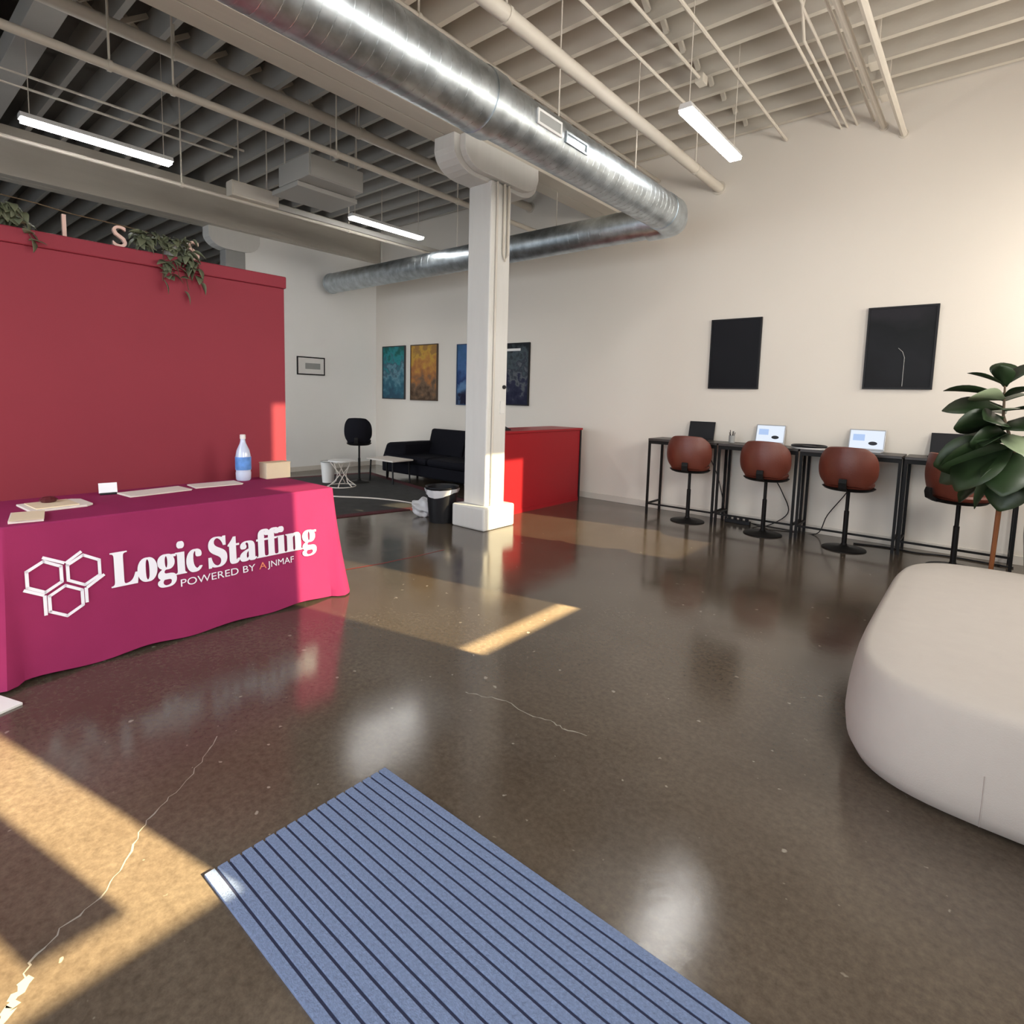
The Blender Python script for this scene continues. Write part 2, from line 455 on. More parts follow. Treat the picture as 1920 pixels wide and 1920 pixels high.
STAFFING_V='3148,-209,3089,-206,3040,-197,3002,-181,2974,-160,2958,-137,2952,-111,2961,-81,2988,-57,3033,-38,2996,-15,2973,13,2966,45,2969,69,2978,90,2994,110,3016,128,3046,146,3083,164,3017,200,2977,251,2964,316,2967,346,2976,374,2990,399,3010,420,3033,439,3062,454,3093,465,3128,472,3165,474,3204,472,3241,465,3278,453,3403,453,3403,399,3330,399,3349,369,3361,337,3365,303,3362,275,3355,249,3342,225,3325,204,3304,186,3279,172,3251,161,3220,155,3187,153,3180,153,3172,153,3165,154,3157,155,3149,155,3142,155,3126,153,3111,149,3099,141,3089,130,3083,119,3081,106,3088,88,3108,77,3141,73,3192,73,3241,72,3282,67,3317,60,3344,50,3366,36,3382,19,3392,-2,3399,-26,3401,-55,3394,-100,3372,-137,3337,-168,3287,-191,3224,-204,3165,185,3187,189,3203,199,3215,217,3222,242,3227,274,3228,314,3227,354,3222,386,3215,411,3203,428,3187,439,3165,442,3144,439,3127,428,3116,411,3107,386,3103,354,3101,314,3103,274,3107,242,3116,217,3127,199,3144,189,3170,-173,3255,-165,3306,-140,3323,-98,3321,-82,3314,-70,3302,-62,3285,-56,3263,-52,3236,-51,3075,-51,3056,-68,3044,-87,3040,-108,3044,-125,3054,-140,3072,-154,3097,-165,3129,-171,2391,0,2391,24,2408,26,2422,31,2431,38,2437,49,2441,64,2442,83,2442,377,2441,396,2438,411,2432,423,2423,431,2410,436,2392,438,2392,462,2584,462,2584,398,2624,440,2672,466,2726,474,2798,456,2842,403,2856,315,2856,83,2857,64,2860,49,2866,39,2875,31,2888,26,2905,24,2905,0,2665,0,2665,24,2672,24,2695,31,2709,50,2714,83,2714,323,2713,348,2710,368,2705,384,2697,395,2684,402,2666,404,2636,398,2609,380,2584,350,2584,83,2585,64,2588,49,2594,39,2602,31,2615,26,2632,24,2632,0,2096,0,2096,24,2114,26,2127,31,2137,38,2142,48,2146,63,2147,83,2147,375,2146,397,2143,413,2139,424,2130,431,2117,435,2099,437,2100,462,2290,462,2290,83,2291,64,2294,50,2299,39,2307,32,2320,27,2337,24,2337,0,2219,539,2199,541,2181,549,2166,561,2154,576,2146,594,2144,614,2146,634,2154,652,2166,668,2181,680,2199,688,2219,690,2239,688,2257,680,2273,668,2284,652,2292,634,2294,614,2292,594,2284,576,2272,561,2256,549,2239,541,1773,0,1773,24,1789,26,1801,29,1810,33,1817,38,1822,44,1825,52,1827,63,1829,82,1829,109,1829,412,1775,412,1775,462,1829,462,1829,526,1834,575,1850,616,1877,649,1913,673,1957,687,2010,692,2049,689,2082,679,2108,664,2127,643,2139,620,2143,595,2141,575,2135,559,2126,546,2114,537,2100,531,2085,529,2068,531,2054,535,2042,544,2033,554,2028,567,2026,582,2027,596,2031,610,2038,626,2039,628,2041,631,2043,635,2044,639,2045,642,2045,644,2042,653,2033,658,2019,660,2001,658,1988,651,1980,640,1975,625,1972,605,1971,581,1971,462,2054,462,2054,412,1971,412,1971,97,1973,70,1978,51,1986,38,2000,30,2020,26,2048,24,2048,0,1455,0,1455,24,1471,26,1483,29,1492,33,1499,38,1504,44,1507,52,1509,63,1511,82,1511,109,1511,412,1457,412,1457,462,1511,462,1511,526,1516,575,1532,616,1559,649,1595,673,1639,687,1692,692,1731,689,1764,679,1790,664,1809,643,1821,620,1825,595,1823,575,1817,559,1808,546,1796,537,1782,531,1767,529,1750,531,1736,535,1724,544,1715,554,1710,567,1708,582,1709,596,1713,610,1720,626,1721,628,1723,631,1725,635,1726,639,1727,642,1727,644,1724,653,1715,658,1701,660,1683,658,1670,651,1662,640,1657,625,1654,605,1653,581,1653,462,1736,462,1736,412,1653,412,1653,97,1655,70,1660,51,1668,38,1682,30,1702,26,1730,24,1730,0,1300,-15,1258,-8,1231,15,1219,52,1171,16,1119,-6,1063,-13,1031,-10,1003,0,981,17,964,39,954,65,951,94,958,135,980,172,1016,203,1067,230,1134,257,1217,283,1217,359,1215,385,1209,405,1199,421,1185,431,1165,438,1141,440,1105,436,1083,426,1076,408,1078,402,1082,394,1090,382,1098,369,1102,356,1104,344,1102,327,1095,313,1085,301,1070,291,1054,286,1036,284,1017,286,1001,292,988,303,978,316,972,333,970,352,973,375,981,395,994,415,1013,432,1035,446,1062,458,1092,467,1126,472,1162,474,1226,470,1277,457,1313,435,1337,404,1352,363,1357,313,1357,93,1357,78,1358,66,1360,59,1363,55,1368,52,1374,51,1381,52,1389,56,1398,62,1411,41,1377,10,1340,-9,1146,50,1156,51,1167,55,1180,61,1193,70,1205,81,1217,94,1217,252,1150,225,1110,183,1097,125,1102,83,1119,58,765,-14,729,-11,700,-1,679,16,665,39,656,69,653,106,653,415,611,415,611,446,649,483,683,517,712,550,737,579,757,606,773,631,796,631,796,462,890,462,890,415,796,415,796,122,797,103,799,88,804,76,810,67,819,62,831,60,853,66,872,83,888,111,912,98,875,36,826,-2,64,-16,64,235,93,235,112,169,136,115,166,74,202,45,244,28,293,22,328,26,358,36,383,54,401,76,411,103,415,133,406,174,379,209,335,238,242,284,189,313,147,344,115,376,92,411,79,450,74,494,77,533,86,568,100,600,120,627,143,650,172,669,203,683,238,691,275,694,296,693,318,691,342,687,366,682,393,675,420,667,425,666,430,665,434,664,438,663,442,662,446,662,461,666,471,676,477,694,505,694,505,475,480,475,469,511,455,543,437,573,417,599,394,621,370,639,343,652,317,659,289,662,257,659,230,650,208,635,191,615,181,592,178,566,181,541,190,520,204,501,224,484,250,467,281,451,377,406,415,387,447,367,473,347,493,326,509,303,521,280,529,255,533,228,535,198,532,157,521,120,505,86,481,56,453,32,418,12,378,-3,334,-12,286,-15,269,-15,253,-13,236,-12,219,-9,203,-4,187,1,171,6,158,11,147,14,137,16,130,18,126,18,116,17,109,15,103,11,99,4,95,-5,91,-16'
STAFFING_F='29,31,30;28,31,29;28,32,31;27,32,28;27,33,32;26,33,27;26,34,33;26,91,34;91,90,34;90,35,34;26,92,91;25,92,26;25,93,92;89,35,90;25,94,93;88,35,89;24,94,25;24,95,94;87,36,88;36,35,88;87,37,36;23,95,24;86,37,87;23,96,95;22,96,23;86,38,37;22,97,96;85,38,86;21,97,22;85,39,38;20,97,21;20,98,97;84,39,85;84,40,39;84,41,40;20,99,98;83,41,84;19,99,20;83,42,41;19,100,99;82,42,83;82,43,42;19,101,100;81,43,82;81,44,43;18,101,19;18,102,101;80,44,81;18,79,102;79,44,80;79,45,44;18,45,79;18,46,45;17,54,18;54,46,18;54,47,46;54,53,47;53,52,47;52,48,47;17,55,54;51,48,52;50,48,51;49,48,50;17,56,55;17,57,56;16,57,17;16,58,57;16,59,58;15,59,16;15,60,59;14,60,15;14,61,60;13,61,14;13,62,61;13,63,62;13,64,63;13,65,64;13,66,65;12,66,13;12,67,66;12,68,67;12,69,68;11,69,12;11,70,69;11,71,70;10,71,11;10,72,71;9,72,10;9,73,72;8,113,9;113,112,9;112,73,9;8,114,113;111,73,112;110,73,111;110,109,73;109,74,73;7,114,8;108,74,109;7,115,114;107,74,108;6,115,7;106,74,107;6,116,115;105,74,106;105,75,74;6,117,116;5,117,6;5,118,117;4,118,5;105,76,75;104,76,105;4,119,118;4,120,119;3,120,4;3,121,120;103,76,104;103,77,76;3,103,121;3,77,103;2,77,3;2,78,77;1,78,2;1,0,78;141,143,142;140,143,141;136,138,137;136,135,138;135,139,138;140,144,143;139,166,140;166,144,140;134,139,135;133,139,134;132,139,133;131,139,132;139,167,166;165,144,166;165,145,144;164,145,165;131,167,139;131,168,167;130,168,131;163,145,164;162,145,163;130,169,168;129,169,130;161,145,162;129,170,169;160,145,161;159,145,160;159,146,145;128,170,129;128,171,170;158,146,159;158,147,146;128,172,171;158,148,147;127,172,128;157,148,158;127,173,172;157,149,148;126,173,127;126,174,173;157,150,149;125,174,126;125,175,174;157,151,150;124,175,125;156,151,157;124,176,175;156,152,151;123,176,124;122,176,123;122,177,176;154,156,155;154,152,156;154,153,152;214,216,215;213,216,214;213,217,216;212,217,213;212,218,217;211,218,212;211,219,218;210,219,211;210,220,219;209,220,210;209,221,220;208,221,209;208,222,221;207,222,208;207,223,222;206,223,207;206,224,223;205,224,206;205,225,224;204,225,205;204,226,225;203,226,204;192,194,193;192,191,194;191,190,194;190,189,194;189,195,194;188,195,189;187,195,188;186,195,187;185,195,186;184,195,185;184,196,195;184,197,196;183,197,184;183,198,197;182,198,183;182,199,198;181,199,182;181,200,199;180,200,181;180,201,200;179,201,180;178,201,179;178,202,201;247,249,248;247,250,249;246,250,247;246,251,250;245,278,246;278,251,246;278,277,251;277,252,251;245,279,278;276,252,277;245,280,279;275,252,276;245,281,280;244,281,245;274,252,275;274,253,252;273,253,274;244,282,281;272,253,273;271,253,272;270,253,271;269,253,270;268,253,269;244,283,282;268,254,253;243,283,244;267,254,268;243,284,283;266,254,267;266,255,254;265,255,266;243,285,284;265,256,255;242,285,243;264,256,265;264,257,256;263,257,264;263,258,257;262,258,263;262,259,258;261,259,262;261,260,259;241,285,242;239,241,240;239,285,241;239,286,285;239,287,286;238,287,239;237,288,238;288,287,238;237,289,288;236,289,237;236,290,289;235,290,236;235,291,290;234,291,235;233,291,234;233,292,291;232,292,233;232,293,292;231,293,232;230,293,231;230,294,293;229,294,230;228,294,229;228,295,294;227,295,228;227,296,295;317,319,318;317,320,319;316,320,317;316,321,320;315,348,316;348,321,316;348,347,321;347,322,321;315,349,348;346,322,347;315,350,349;345,322,346;315,351,350;314,351,315;344,322,345;344,323,322;343,323,344;314,352,351;342,323,343;341,323,342;340,323,341;339,323,340;338,323,339;314,353,352;338,324,323;313,353,314;337,324,338;313,354,353;336,324,337;336,325,324;335,325,336;313,355,354;335,326,325;312,355,313;334,326,335;334,327,326;333,327,334;333,328,327;332,328,333;332,329,328;331,329,332;331,330,329;311,355,312;309,311,310;309,355,311;309,356,355;309,357,356;308,357,309;307,358,308;358,357,308;307,359,358;306,359,307;306,360,359;305,360,306;305,361,360;304,361,305;303,361,304;303,362,361;302,362,303;302,363,362;301,363,302;300,363,301;300,364,363;299,364,300;298,364,299;298,365,364;297,365,298;297,366,365;421,423,422;420,423,421;420,424,423;419,424,420;418,424,419;418,425,424;417,392,418;392,425,418;417,393,392;391,425,392;390,425,391;417,394,393;390,426,425;416,394,417;389,426,390;416,395,394;388,426,389;415,395,416;415,396,395;387,426,388;387,427,426;415,397,396;414,397,415;414,398,397;386,427,387;414,399,398;413,399,414;413,400,399;386,428,427;385,428,386;413,401,400;412,401,413;412,402,401;411,402,412;411,403,402;410,403,411;385,429,428;410,404,403;409,404,410;409,405,404;408,405,409;408,406,405;407,406,408;384,449,385;449,429,385;383,449,384;383,450,449;448,429,449;382,450,383;382,451,450;381,451,382;381,452,451;380,452,381;379,452,380;379,453,452;378,453,379;447,429,448;447,430,429;378,454,453;446,430,447;446,431,430;445,431,446;445,432,431;377,454,378;437,439,438;444,432,445;444,433,432;377,442,454;436,439,437;443,433,444;443,370,433;370,434,433;435,439,436;443,371,370;369,434,370;369,435,434;442,371,443;369,439,435;377,371,442;369,440,439;376,371,377;375,371,376;375,372,371;368,440,369;368,441,440;374,372,375;374,373,372;367,441,368;469,471,470;469,472,471;468,472,469;467,472,468;466,472,467;465,472,466;464,472,465;464,473,472;464,474,473;463,474,464;462,474,463;461,475,462;475,474,462;461,476,475;461,477,476;484,486,485;460,477,461;460,478,477;484,487,486;460,479,478;483,487,484;460,480,479;459,480,460;459,481,480;482,487,483;459,482,481;459,487,482;458,487,459;458,488,487;457,488,458;456,488,457;456,455,488;521,523,522;536,538,537;536,539,538;521,524,523;520,524,521;520,525,524;520,526,525;519,526,520;519,527,526;535,539,536;519,528,527;518,549,519;549,528,519;549,529,528;549,530,529;534,539,535;549,531,530;549,532,531;549,533,532;549,534,533;518,550,549;548,534,549;548,547,534;547,546,534;546,545,534;545,544,534;544,543,534;543,539,534;518,551,550;517,551,518;517,552,551;517,553,552;516,553,517;516,554,553;515,554,516;515,555,554;542,539,543;514,555,515;514,556,555;541,539,542;514,557,556;513,557,514;513,558,557;540,539,541;513,559,558;512,559,513;512,560,559;512,561,560;512,562,561;511,562,512;510,562,511;510,563,562;510,564,563;509,564,510;509,565,564;509,566,565;508,566,509;508,567,566;507,567,508;507,568,567;506,568,507;506,569,568;506,570,569;505,570,506;489,491,490;489,492,491;505,571,570;504,571,505;504,572,571;503,572,504;489,493,492;503,573,572;502,573,503;502,574,573;489,494,493;501,574,502;501,575,574;500,575,501;489,594,494;594,495,494;500,576,575;499,576,500;594,593,495;593,592,495;592,496,495;498,576,499;498,577,576;592,497,496;497,577,498;592,577,497;591,577,592;590,577,591;589,577,590;489,595,594;588,577,589;588,578,577;587,578,588;489,596,595;586,578,587;489,597,596;585,578,586;585,579,578;584,579,585;489,598,597;583,579,584;582,579,583;582,580,579;581,580,582'

# ------------------------------------------------------------------ room shell
X0, X1, Y0, Y1, ZJ, ZD = -17.0, XW, -2.6, 7.31, 4.70, 5.02
floor = boxobj('floor', (X0 - .2, Y0 - .2, -0.15), (X1 + .2, Y1 + .2, 0.0), m_floor, kind='structure')

def ribbon(bm, pts, w, z0, z1):
    prev = None
    for i, (x, y) in enumerate(pts):
        a = pts[max(0, i - 1)]
        b = pts[min(len(pts) - 1, i + 1)]
        d = Vector((b[0] - a[0], b[1] - a[1]))
        n = Vector((-d.y, d.x)).normalized() * w * random.uniform(0.35, 1.3)
        cur = [bm.verts.new((x + n.x, y + n.y, z1)), bm.verts.new((x - n.x, y - n.y, z1))]
        if prev:
            bm.faces.new((prev[0], prev[1], cur[1], cur[0]))
        prev = cur

def jag(pts, k=5, amp=0.008):
    out = []
    for (x0, y0), (x1, y1) in zip(pts, pts[1:]):
        for i in range(k):
            t = i / k
            out.append((x0 + (x1 - x0) * t + random.uniform(-amp, amp), y0 + (y1 - y0) * t + random.uniform(-amp, amp)))
    out.append(pts[-1])
    return out

bm = B()
ribbon(bm, jag([(-2.433, .995), (-2.324, .896), (-2.21, .763), (-2.132, .647), (-2.074, .583), (-1.954, .499),
                (-1.881, .424), (-1.839, .314), (-1.781, .247), (-1.718, .204), (-1.65, .16), (-1.5, .02), (-1.3, -.1)]), 0.0028, 0, 0.0006)
obj('crack', bm, m_crack, floor)
bm = B()
ribbon(bm, jag([(-1.74, .225), (-1.70, .195), (-1.675, .178), (-1.62, .13), (-1.56, .07)]), 0.012, 0, 0.0007)
obj('crack', bm, m_crack, floor)
bm = B()
ribbon(bm, jag([(-1.90, 1.98), (-1.817, 2.018), (-1.696, 2.062), (-1.546, 2.04), (-1.439, 2.066), (-1.346, 2.06), (-1.247, 2.084)]), 0.0035, 0, 0.0006)
obj('crack', bm, m_crack, floor)

wall_back = boxobj('wall_back', (X0 - .2, Y1, 0), (X1 + .2, Y1 + .2, 5.2), m_wall, kind='structure')
wall_left = boxobj('wall_left', (-9.95, 4.62, 0), (-9.75, Y1, 4.10), m_wall_w, kind='structure')
wall_end = boxobj('wall_far_end', (X0 - .2, Y0, 0), (X0, Y1, 5.2), m_wall_w, kind='structure')
boxobj('baseboard_back', (-9.75, Y1 - .014, 0), (X1, Y1, .09), m_base, kind='structure', bevel=.003)
boxobj('baseboard_left', (-9.75, 4.62, 0), (-9.736, Y1 - .014, .09), m_base, kind='structure', bevel=.003)

def wall_holes(name, axis, pos, thick, u0, u1, z0, z1, holes, m):
    """wall in the plane axis=pos with rectangular holes (u0,u1,z0,z1)"""
    us = sorted({u0, u1, *[h[0] for h in holes], *[h[1] for h in holes]})
    zs = sorted({z0, z1, *[h[2] for h in holes], *[h[3] for h in holes]})
    bm = B()
    for a, b in zip(us, us[1:]):
        for c, d in zip(zs, zs[1:]):
            uc, zc = (a + b) / 2, (c + d) / 2
            if any(h[0] < uc < h[1] and h[2] < zc < h[3] for h in holes):
                continue
            if axis == 0:
                box(bm, (pos, a, c), (pos + thick, b, d))
            else:
                box(bm, (a, pos, c), (b, pos + thick, d))
    return obj(name, bm, m, kind='structure')

HOLES = [(-1.2, 1.42, 1.45, 3.4), (3.17, 4.20, 1.68, 3.30), (3.84, 4.20, 3.30, 4.25), (5.90, 7.05, 1.68, 3.48)]
wall_right = wall_holes('wall_right', 0, XW, 0.06, Y0, Y1 + .2, 0, 5.2, HOLES, m_wall)
wall_front = wall_holes('wall_front', 1, Y0 - .1, 0.1, X0, X1 + .2, 0, 5.2, [(-5.8, 0.6, 0.15, 3.3), (-12.3, -6.9, 0.15, 3.3)], m_wall_w)  # the left opening is added for the front fill light

def window(n, panes, m, frame):
    w = bpy.data.objects.new('window_%d' % n, None)
    COL.objects.link(w)
    w['kind'] = 'structure'
    for lo, hi in panes:
        boxobj('pane', lo, hi, m, w)
    for lo, hi in frame:
        boxobj('window_frame', lo, hi, m_blackmetal, w)
    return w
# window 1: clear, with a broad hanging board; window 2: filmed with a clear strip along the sill; window 3: filmed
window(1, [((XW + .03, -1.2, 1.45), (XW + .034, 1.42, 3.4))], m_glass, [((XW + .01, .98, 1.525), (XW + .03, 1.20, 3.4))])
window(2, [((XW + .03, 3.17, 1.756), (XW + .034, 4.20, 3.30)), ((XW + .03, 3.84, 3.30), (XW + .034, 4.20, 4.25))], m_film, [])
window(3, [((XW + .03, 5.90, 1.68), (XW + .034, 7.05, 3.48))], m_film, [])
ent = window(4, [((-5.8, Y0 - .06, .15), (0.6, Y0 - .055, 3.3))], m_glass,
             [((x - .03, Y0 - .08, .15), (x + .03, Y0 - .03, 3.3)) for x in (-5.77, -4.2, -2.6, -1.0, 0.57)] +
             [((-5.8, Y0 - .08, 2.28), (0.6, Y0 - .03, 2.34))])

window(5, [((-12.3, Y0 - .06, .15), (-6.9, Y0 - .055, 3.3))], m_glass, [((x - .03, Y0 - .08, .15), (x + .03, Y0 - .03, 3.3)) for x in (-12.27, -10.5, -8.7, -6.93)])  # added window, out of view, goes with the fill light for the left side

# ceiling: deck, joists (along x), cross bridging
ceiling = boxobj('ceiling', (-4.41, Y0 - .2, ZD), (X1 + .2, Y1 + .2, ZD + .2), m_deck, kind='structure')
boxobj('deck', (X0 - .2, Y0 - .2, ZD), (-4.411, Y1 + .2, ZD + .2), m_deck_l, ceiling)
joist = None
y = 7.25
joist_ys = []
while y > Y0:
    joist_ys.append(y)
    y -= 0.363
for yy in joist_ys:
    if joist is None:
        bm = B()
        box(bm, (-4.40, -.027, ZJ), (X1, .027, ZD))
        joist = obj('joist', bm, m_ceil, ceiling, loc=(0, yy, 0))
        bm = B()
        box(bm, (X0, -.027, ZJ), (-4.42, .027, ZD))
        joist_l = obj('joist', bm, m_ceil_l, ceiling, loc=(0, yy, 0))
    else:
        dup_mesh(joist, 'joist', (0, yy, 0), ceiling)
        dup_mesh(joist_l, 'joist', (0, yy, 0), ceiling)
brace = None
for bx in (-6.35, -2.45, -11.3):
    for a, b in zip(joist_ys, joist_ys[1:]):
        if a < 1.0 or (bx == -11.3 and a > 4.6):
            continue
        for s in (1, -1):
            if brace is None:
                bm = B()
                box(bm, (-.02, -.16, -.02), (.02, .16, .02))
                brace = obj('bridging', bm, m_ceil, ceiling, loc=(bx + .03 * s, (a + b) / 2, (ZJ + ZD) / 2 - .0))
                brace.rotation_euler = (s * .62, 0, 0)
            else:
                dup_mesh(brace, 'bridging', (bx + .03 * s, (a + b) / 2, (ZJ + ZD) / 2), ceiling, rot=(s * .62, 0, 0))

# beams and columns
t = thing('ceiling_beam', (-4.41, 2.4, 4.10), 'long painted timber beam resting on the white column beside the round duct', 'beam')
boxobj('plank', (-.21, -5.0, 0), (-.004, 4.9, .60), m_beam, t, bevel=.006)
boxobj('plank', (.004, -5.0, 0), (.21, 4.9, .60), m_beam, t, bevel=.006)
t = thing('ceiling_beam', (-9.78, 2.4, 4.10), 'far grey timber beam running above the red partition', 'beam')
boxobj('plank', (-.17, -5.0, 0), (-.004, 4.9, .60), m_beam, t, bevel=.006)
boxobj('plank', (.004, -5.0, 0), (.17, 4.9, .60), m_beam, t, bevel=.006)
t = thing('cross_beam', (-7.2, 1.32, 4.50), 'deep cross beam under the joists in the upper left corner', 'beam')
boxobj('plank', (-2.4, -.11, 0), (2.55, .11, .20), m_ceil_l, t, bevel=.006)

def bolster_poly(half, h, r):
    pts = [(-half, h), (-half, h * .62)]
    for i in range(7):
        a = PI + (PI / 2) * i / 6
        pts.append((-half + r + r * math.cos(a), h * .62 + (h * .62) * math.sin(a)))
    for i in range(7):
        a = 1.5 * PI + (PI / 2) * i / 6
        pts.append((half - r + r * math.cos(a), h * .62 + (h * .62) * math.sin(a)))
    pts.append((half, h * .62))
    pts.append((half, h))
    return pts

col = thing('column', (-4.39, 4.82, 0), 'white square timber column with a curved bolster beside the black bin', 'column')
boxobj('shaft', (-.165, -.165, .26), (.165, .165, 3.78), m_col, col, bevel=.012)
boxobj('plinth', (-.25, -.27, 0), (.25, .26, .26), m_col, col, bevel=.02)
bm = B()
prism(bm, bolster_poly(.68, .34, .30), 0, -.17, .12)
obj('bolster', bm, m_col, col, loc=(0, 0, 3.76), bevel=.008)
bm = B()
prism(bm, bolster_poly(.60, .30, .26), 0, .12, .20)
obj('bolster_cheek', bm, m_col, col, loc=(0, 0, 3.80), bevel=.008)
bm = B()
tube(bm, [(.185, .03, 3.78), (.185, .03, 3.05), (.185, .06, 2.98), (.185, .10, 3.05), (.185, .10, 3.78)], .014, 8)
obj('conduit', bm, m_pipe, col, smooth=True)
bm = B()
tube(bm, [(.18, -.08, 3.78), (.18, -.08, 0.27)], .012, 8)
obj('conduit', bm, m_pipe, col, smooth=True)
boxobj('switch_plate', (.165, .05, 1.30), (.178, .12, 1.44), m_white, col, bevel=.003)
bm = B()
lathe(bm, [(.022, 0), (.022, .02), (.012, .03)], seg=12)
o = obj('knob', bm, m_black, col, smooth=True, loc=(.165, .11, 1.60))
o.rotation_euler = (0, PI / 2, 0)

col2 = thing('column', (-9.78, 4.45, 0), 'distant grey column at the end of the far white wall above the red partition', 'column')
boxobj('shaft', (-.165, -.16, 0), (.06, .165, 3.78), m_grey_col, col2, bevel=.012)
bm = B()
prism(bm, bolster_poly(.42, .32, .30), 0, -.17, .06)
obj('bolster', bm, m_col, col2, loc=(0, 0, 3.78), bevel=.008)

# ------------------------------------------------------------------ pipes under the ceiling
def pipe(x, z, r, ya, yb, label, name='ceiling_pipe', hang=(), pts=None, m=None, flange=True):
    t = thing(name, (x, ya, z), label, 'pipe' if r > .024 else 'conduit', group=None)
    bm = B()
    P = pts or [(0, 0, 0), (0, yb - ya, 0)]
    tube(bm, P, r, 14 if r > .03 else 8)
    obj('run', bm, m or m_pipe, t, smooth=True)
    for h in hang:
        bm = B()
        tube(bm, [(0, h - ya, r), (0, h - ya, ZD - z)], .009, 6)
        obj('hanger_rod', bm, m_pipe, t, smooth=True)
        bm = B()
        tube(bm, [(0, h - ya - .015, 0), (0, h - ya + .015, 0)], r + .008, 12)
        obj('clamp', bm, m_pipe, t, smooth=True)
    if flange and r > .024 and yb > 7.2:
        bm = B()
        tube(bm, [(0, yb - ya - .012, 0), (0, yb - ya, 0)], r * 1.45, 16)
        obj('wall_flange', bm, m_pipe, t, smooth=True)
    return t
YE = 7.308
pipe(-2.80, 4.147, .057, -2.5, YE, 'thick cream pipe running to the beige wall right of the round duct', hang=(3.2, 6.55))
pipe(-3.61, 4.40, .02, -2.5, YE, 'thin pipe running along the upper edge of the round duct', 'ceiling_conduit', hang=(3.1,))
pipe(-2.045, 4.52, .016, -2.5, YE, 'long thin conduit passing right of the right-hand lamp to the beige wall', 'ceiling_conduit')
t = pipe(-2.40, 4.60, .016, -2.5, 5.62, 'short thin conduit ending in a little box above the right-hand lamp', 'ceiling_conduit')
boxobj('end_box', (-.04, 8.08, -.04), (.04, 8.2, .04), m_pipe, t, bevel=.004)
pipe(-2.66, 4.55, .016, -2.5, 6.9, 'thin conduit passing just left of the right-hand lamp', 'ceiling_conduit')
pipe(-1.49, 4.50, .012, -2.5, YE, 'leftmost of the thin conduit bundle at upper right', 'ceiling_conduit')
pipe(-1.43, 4.50, .012, -2.5, YE, 'second conduit from the left in the bundle at upper right, with a kink', 'ceiling_conduit',
     pts=[(0.10, 0, 0), (0.10, 7.4, 0), (0.0, 7.9, 0), (0, YE + 2.5, 0)])
pipe(-1.34, 4.50, .012, -2.5, YE, 'third conduit from the left in the bundle at upper right, with a sharp kink', 'ceiling_conduit',
     pts=[(.10, 0, .06), (.10, 7.2, .06), (0.0, 7.45, 0), (0, YE + 2.5, 0)])
pipe(-1.185, 4.50, .015, -2.5, YE, 'thin conduit running close beside the two rightmost pipes', 'ceiling_conduit')
pp = pipe(-1.09, 4.41, .030, -2.5, YE, 'left one of the two stout pipes at upper right that end on the beige wall')
pipe(-.907, 4.29, .030, -2.5, YE, 'right one of the two stout pipes at upper right, nearest the corner')
for i, (yy, lab) in enumerate(((6.05, 'small square box between the two stout pipes at upper right, nearer the picture edge'),
                               (6.72, 'small square box between the two stout pipes at upper right, nearer the beige wall'))):
    b = thing('junction_box', (-1.0, yy, 4.44), lab, 'junction box', group='junction boxes at upper right')
    boxobj('body', (-.055, -.08, 0), (.055, .08, .07), m_pipe, b, bevel=.004)
    boxobj('strap', (-.012, -.02, .07), (.012, .02, ZD - 4.44), m_pipe, b)
pipe(-5.49, 4.00, .035, -2.5, YE, 'long grey pipe hanging left of the white column', hang=(1.56, 2.02, 3.6, 5.4))
pipe(-5.80, 4.47, .058, -2.5, YE, 'thick grey pipe close under the joists left of the beam', hang=(2.15, 4.1))
pipe(-7.46, 4.50, .014, -2.5, 3.55, 'upper one of two thin conduits in the left ceiling bay', 'ceiling_conduit')
pipe(-7.77, 4.50, .014, -2.5, 3.55, 'lower one of two thin conduits in the left ceiling bay', 'ceiling_conduit')
t = pipe(-7.32, 3.83, .02, -2.5, YE, 'pale conduit run passing just below the two left lamps', 'ceiling_conduit', hang=(2.75, 5.0))
boxobj('cover_strip', (-.03, 6.35, .02), (.03, 9.6, .09), m_hvac, t, bevel=.004)
b = thing('electric_panel', (-7.3, 3.28, 3.77), 'yellowish electric box hanging between the two left lamps', 'electric box')
boxobj('case', (-.08, 0, .08), (.08, .60, .26), m_pipe, b, bevel=.006)
boxobj('lid', (.08, .02, .10), (.088, .58, .24), m_base, b, bevel=.003)
for s in (.12, .48):
    boxobj('hanger_rod', (-.006, s - .006, .26), (.006, s + .006, ZD - 3.77), m_pipe, b)
# air handling unit
u = thing('air_unit', (-6.25, 3.85, 3.86), 'grey boxy air unit hanging from the joists left of the column', 'air conditioner')
boxobj('case', (-.36, -.30, .02), (.30, .42, .26), m_hvac, u, bevel=.01)
boxobj('side_panel', (.30, -.28, .03), (.312, .40, .25), m_hvac, u, bevel=.003)
boxobj('bottom_tray', (-.52, -.30, -.04), (.06, .50, .015), m_hvac, u, bevel=.006)
for sx in (-.3, .24):
    for sy in (-.25, .36):
        boxobj('hanger_rod', (sx - .006, sy - .006, .26), (sx + .006, sy + .006, ZD - 3.86), m_pipe, u)

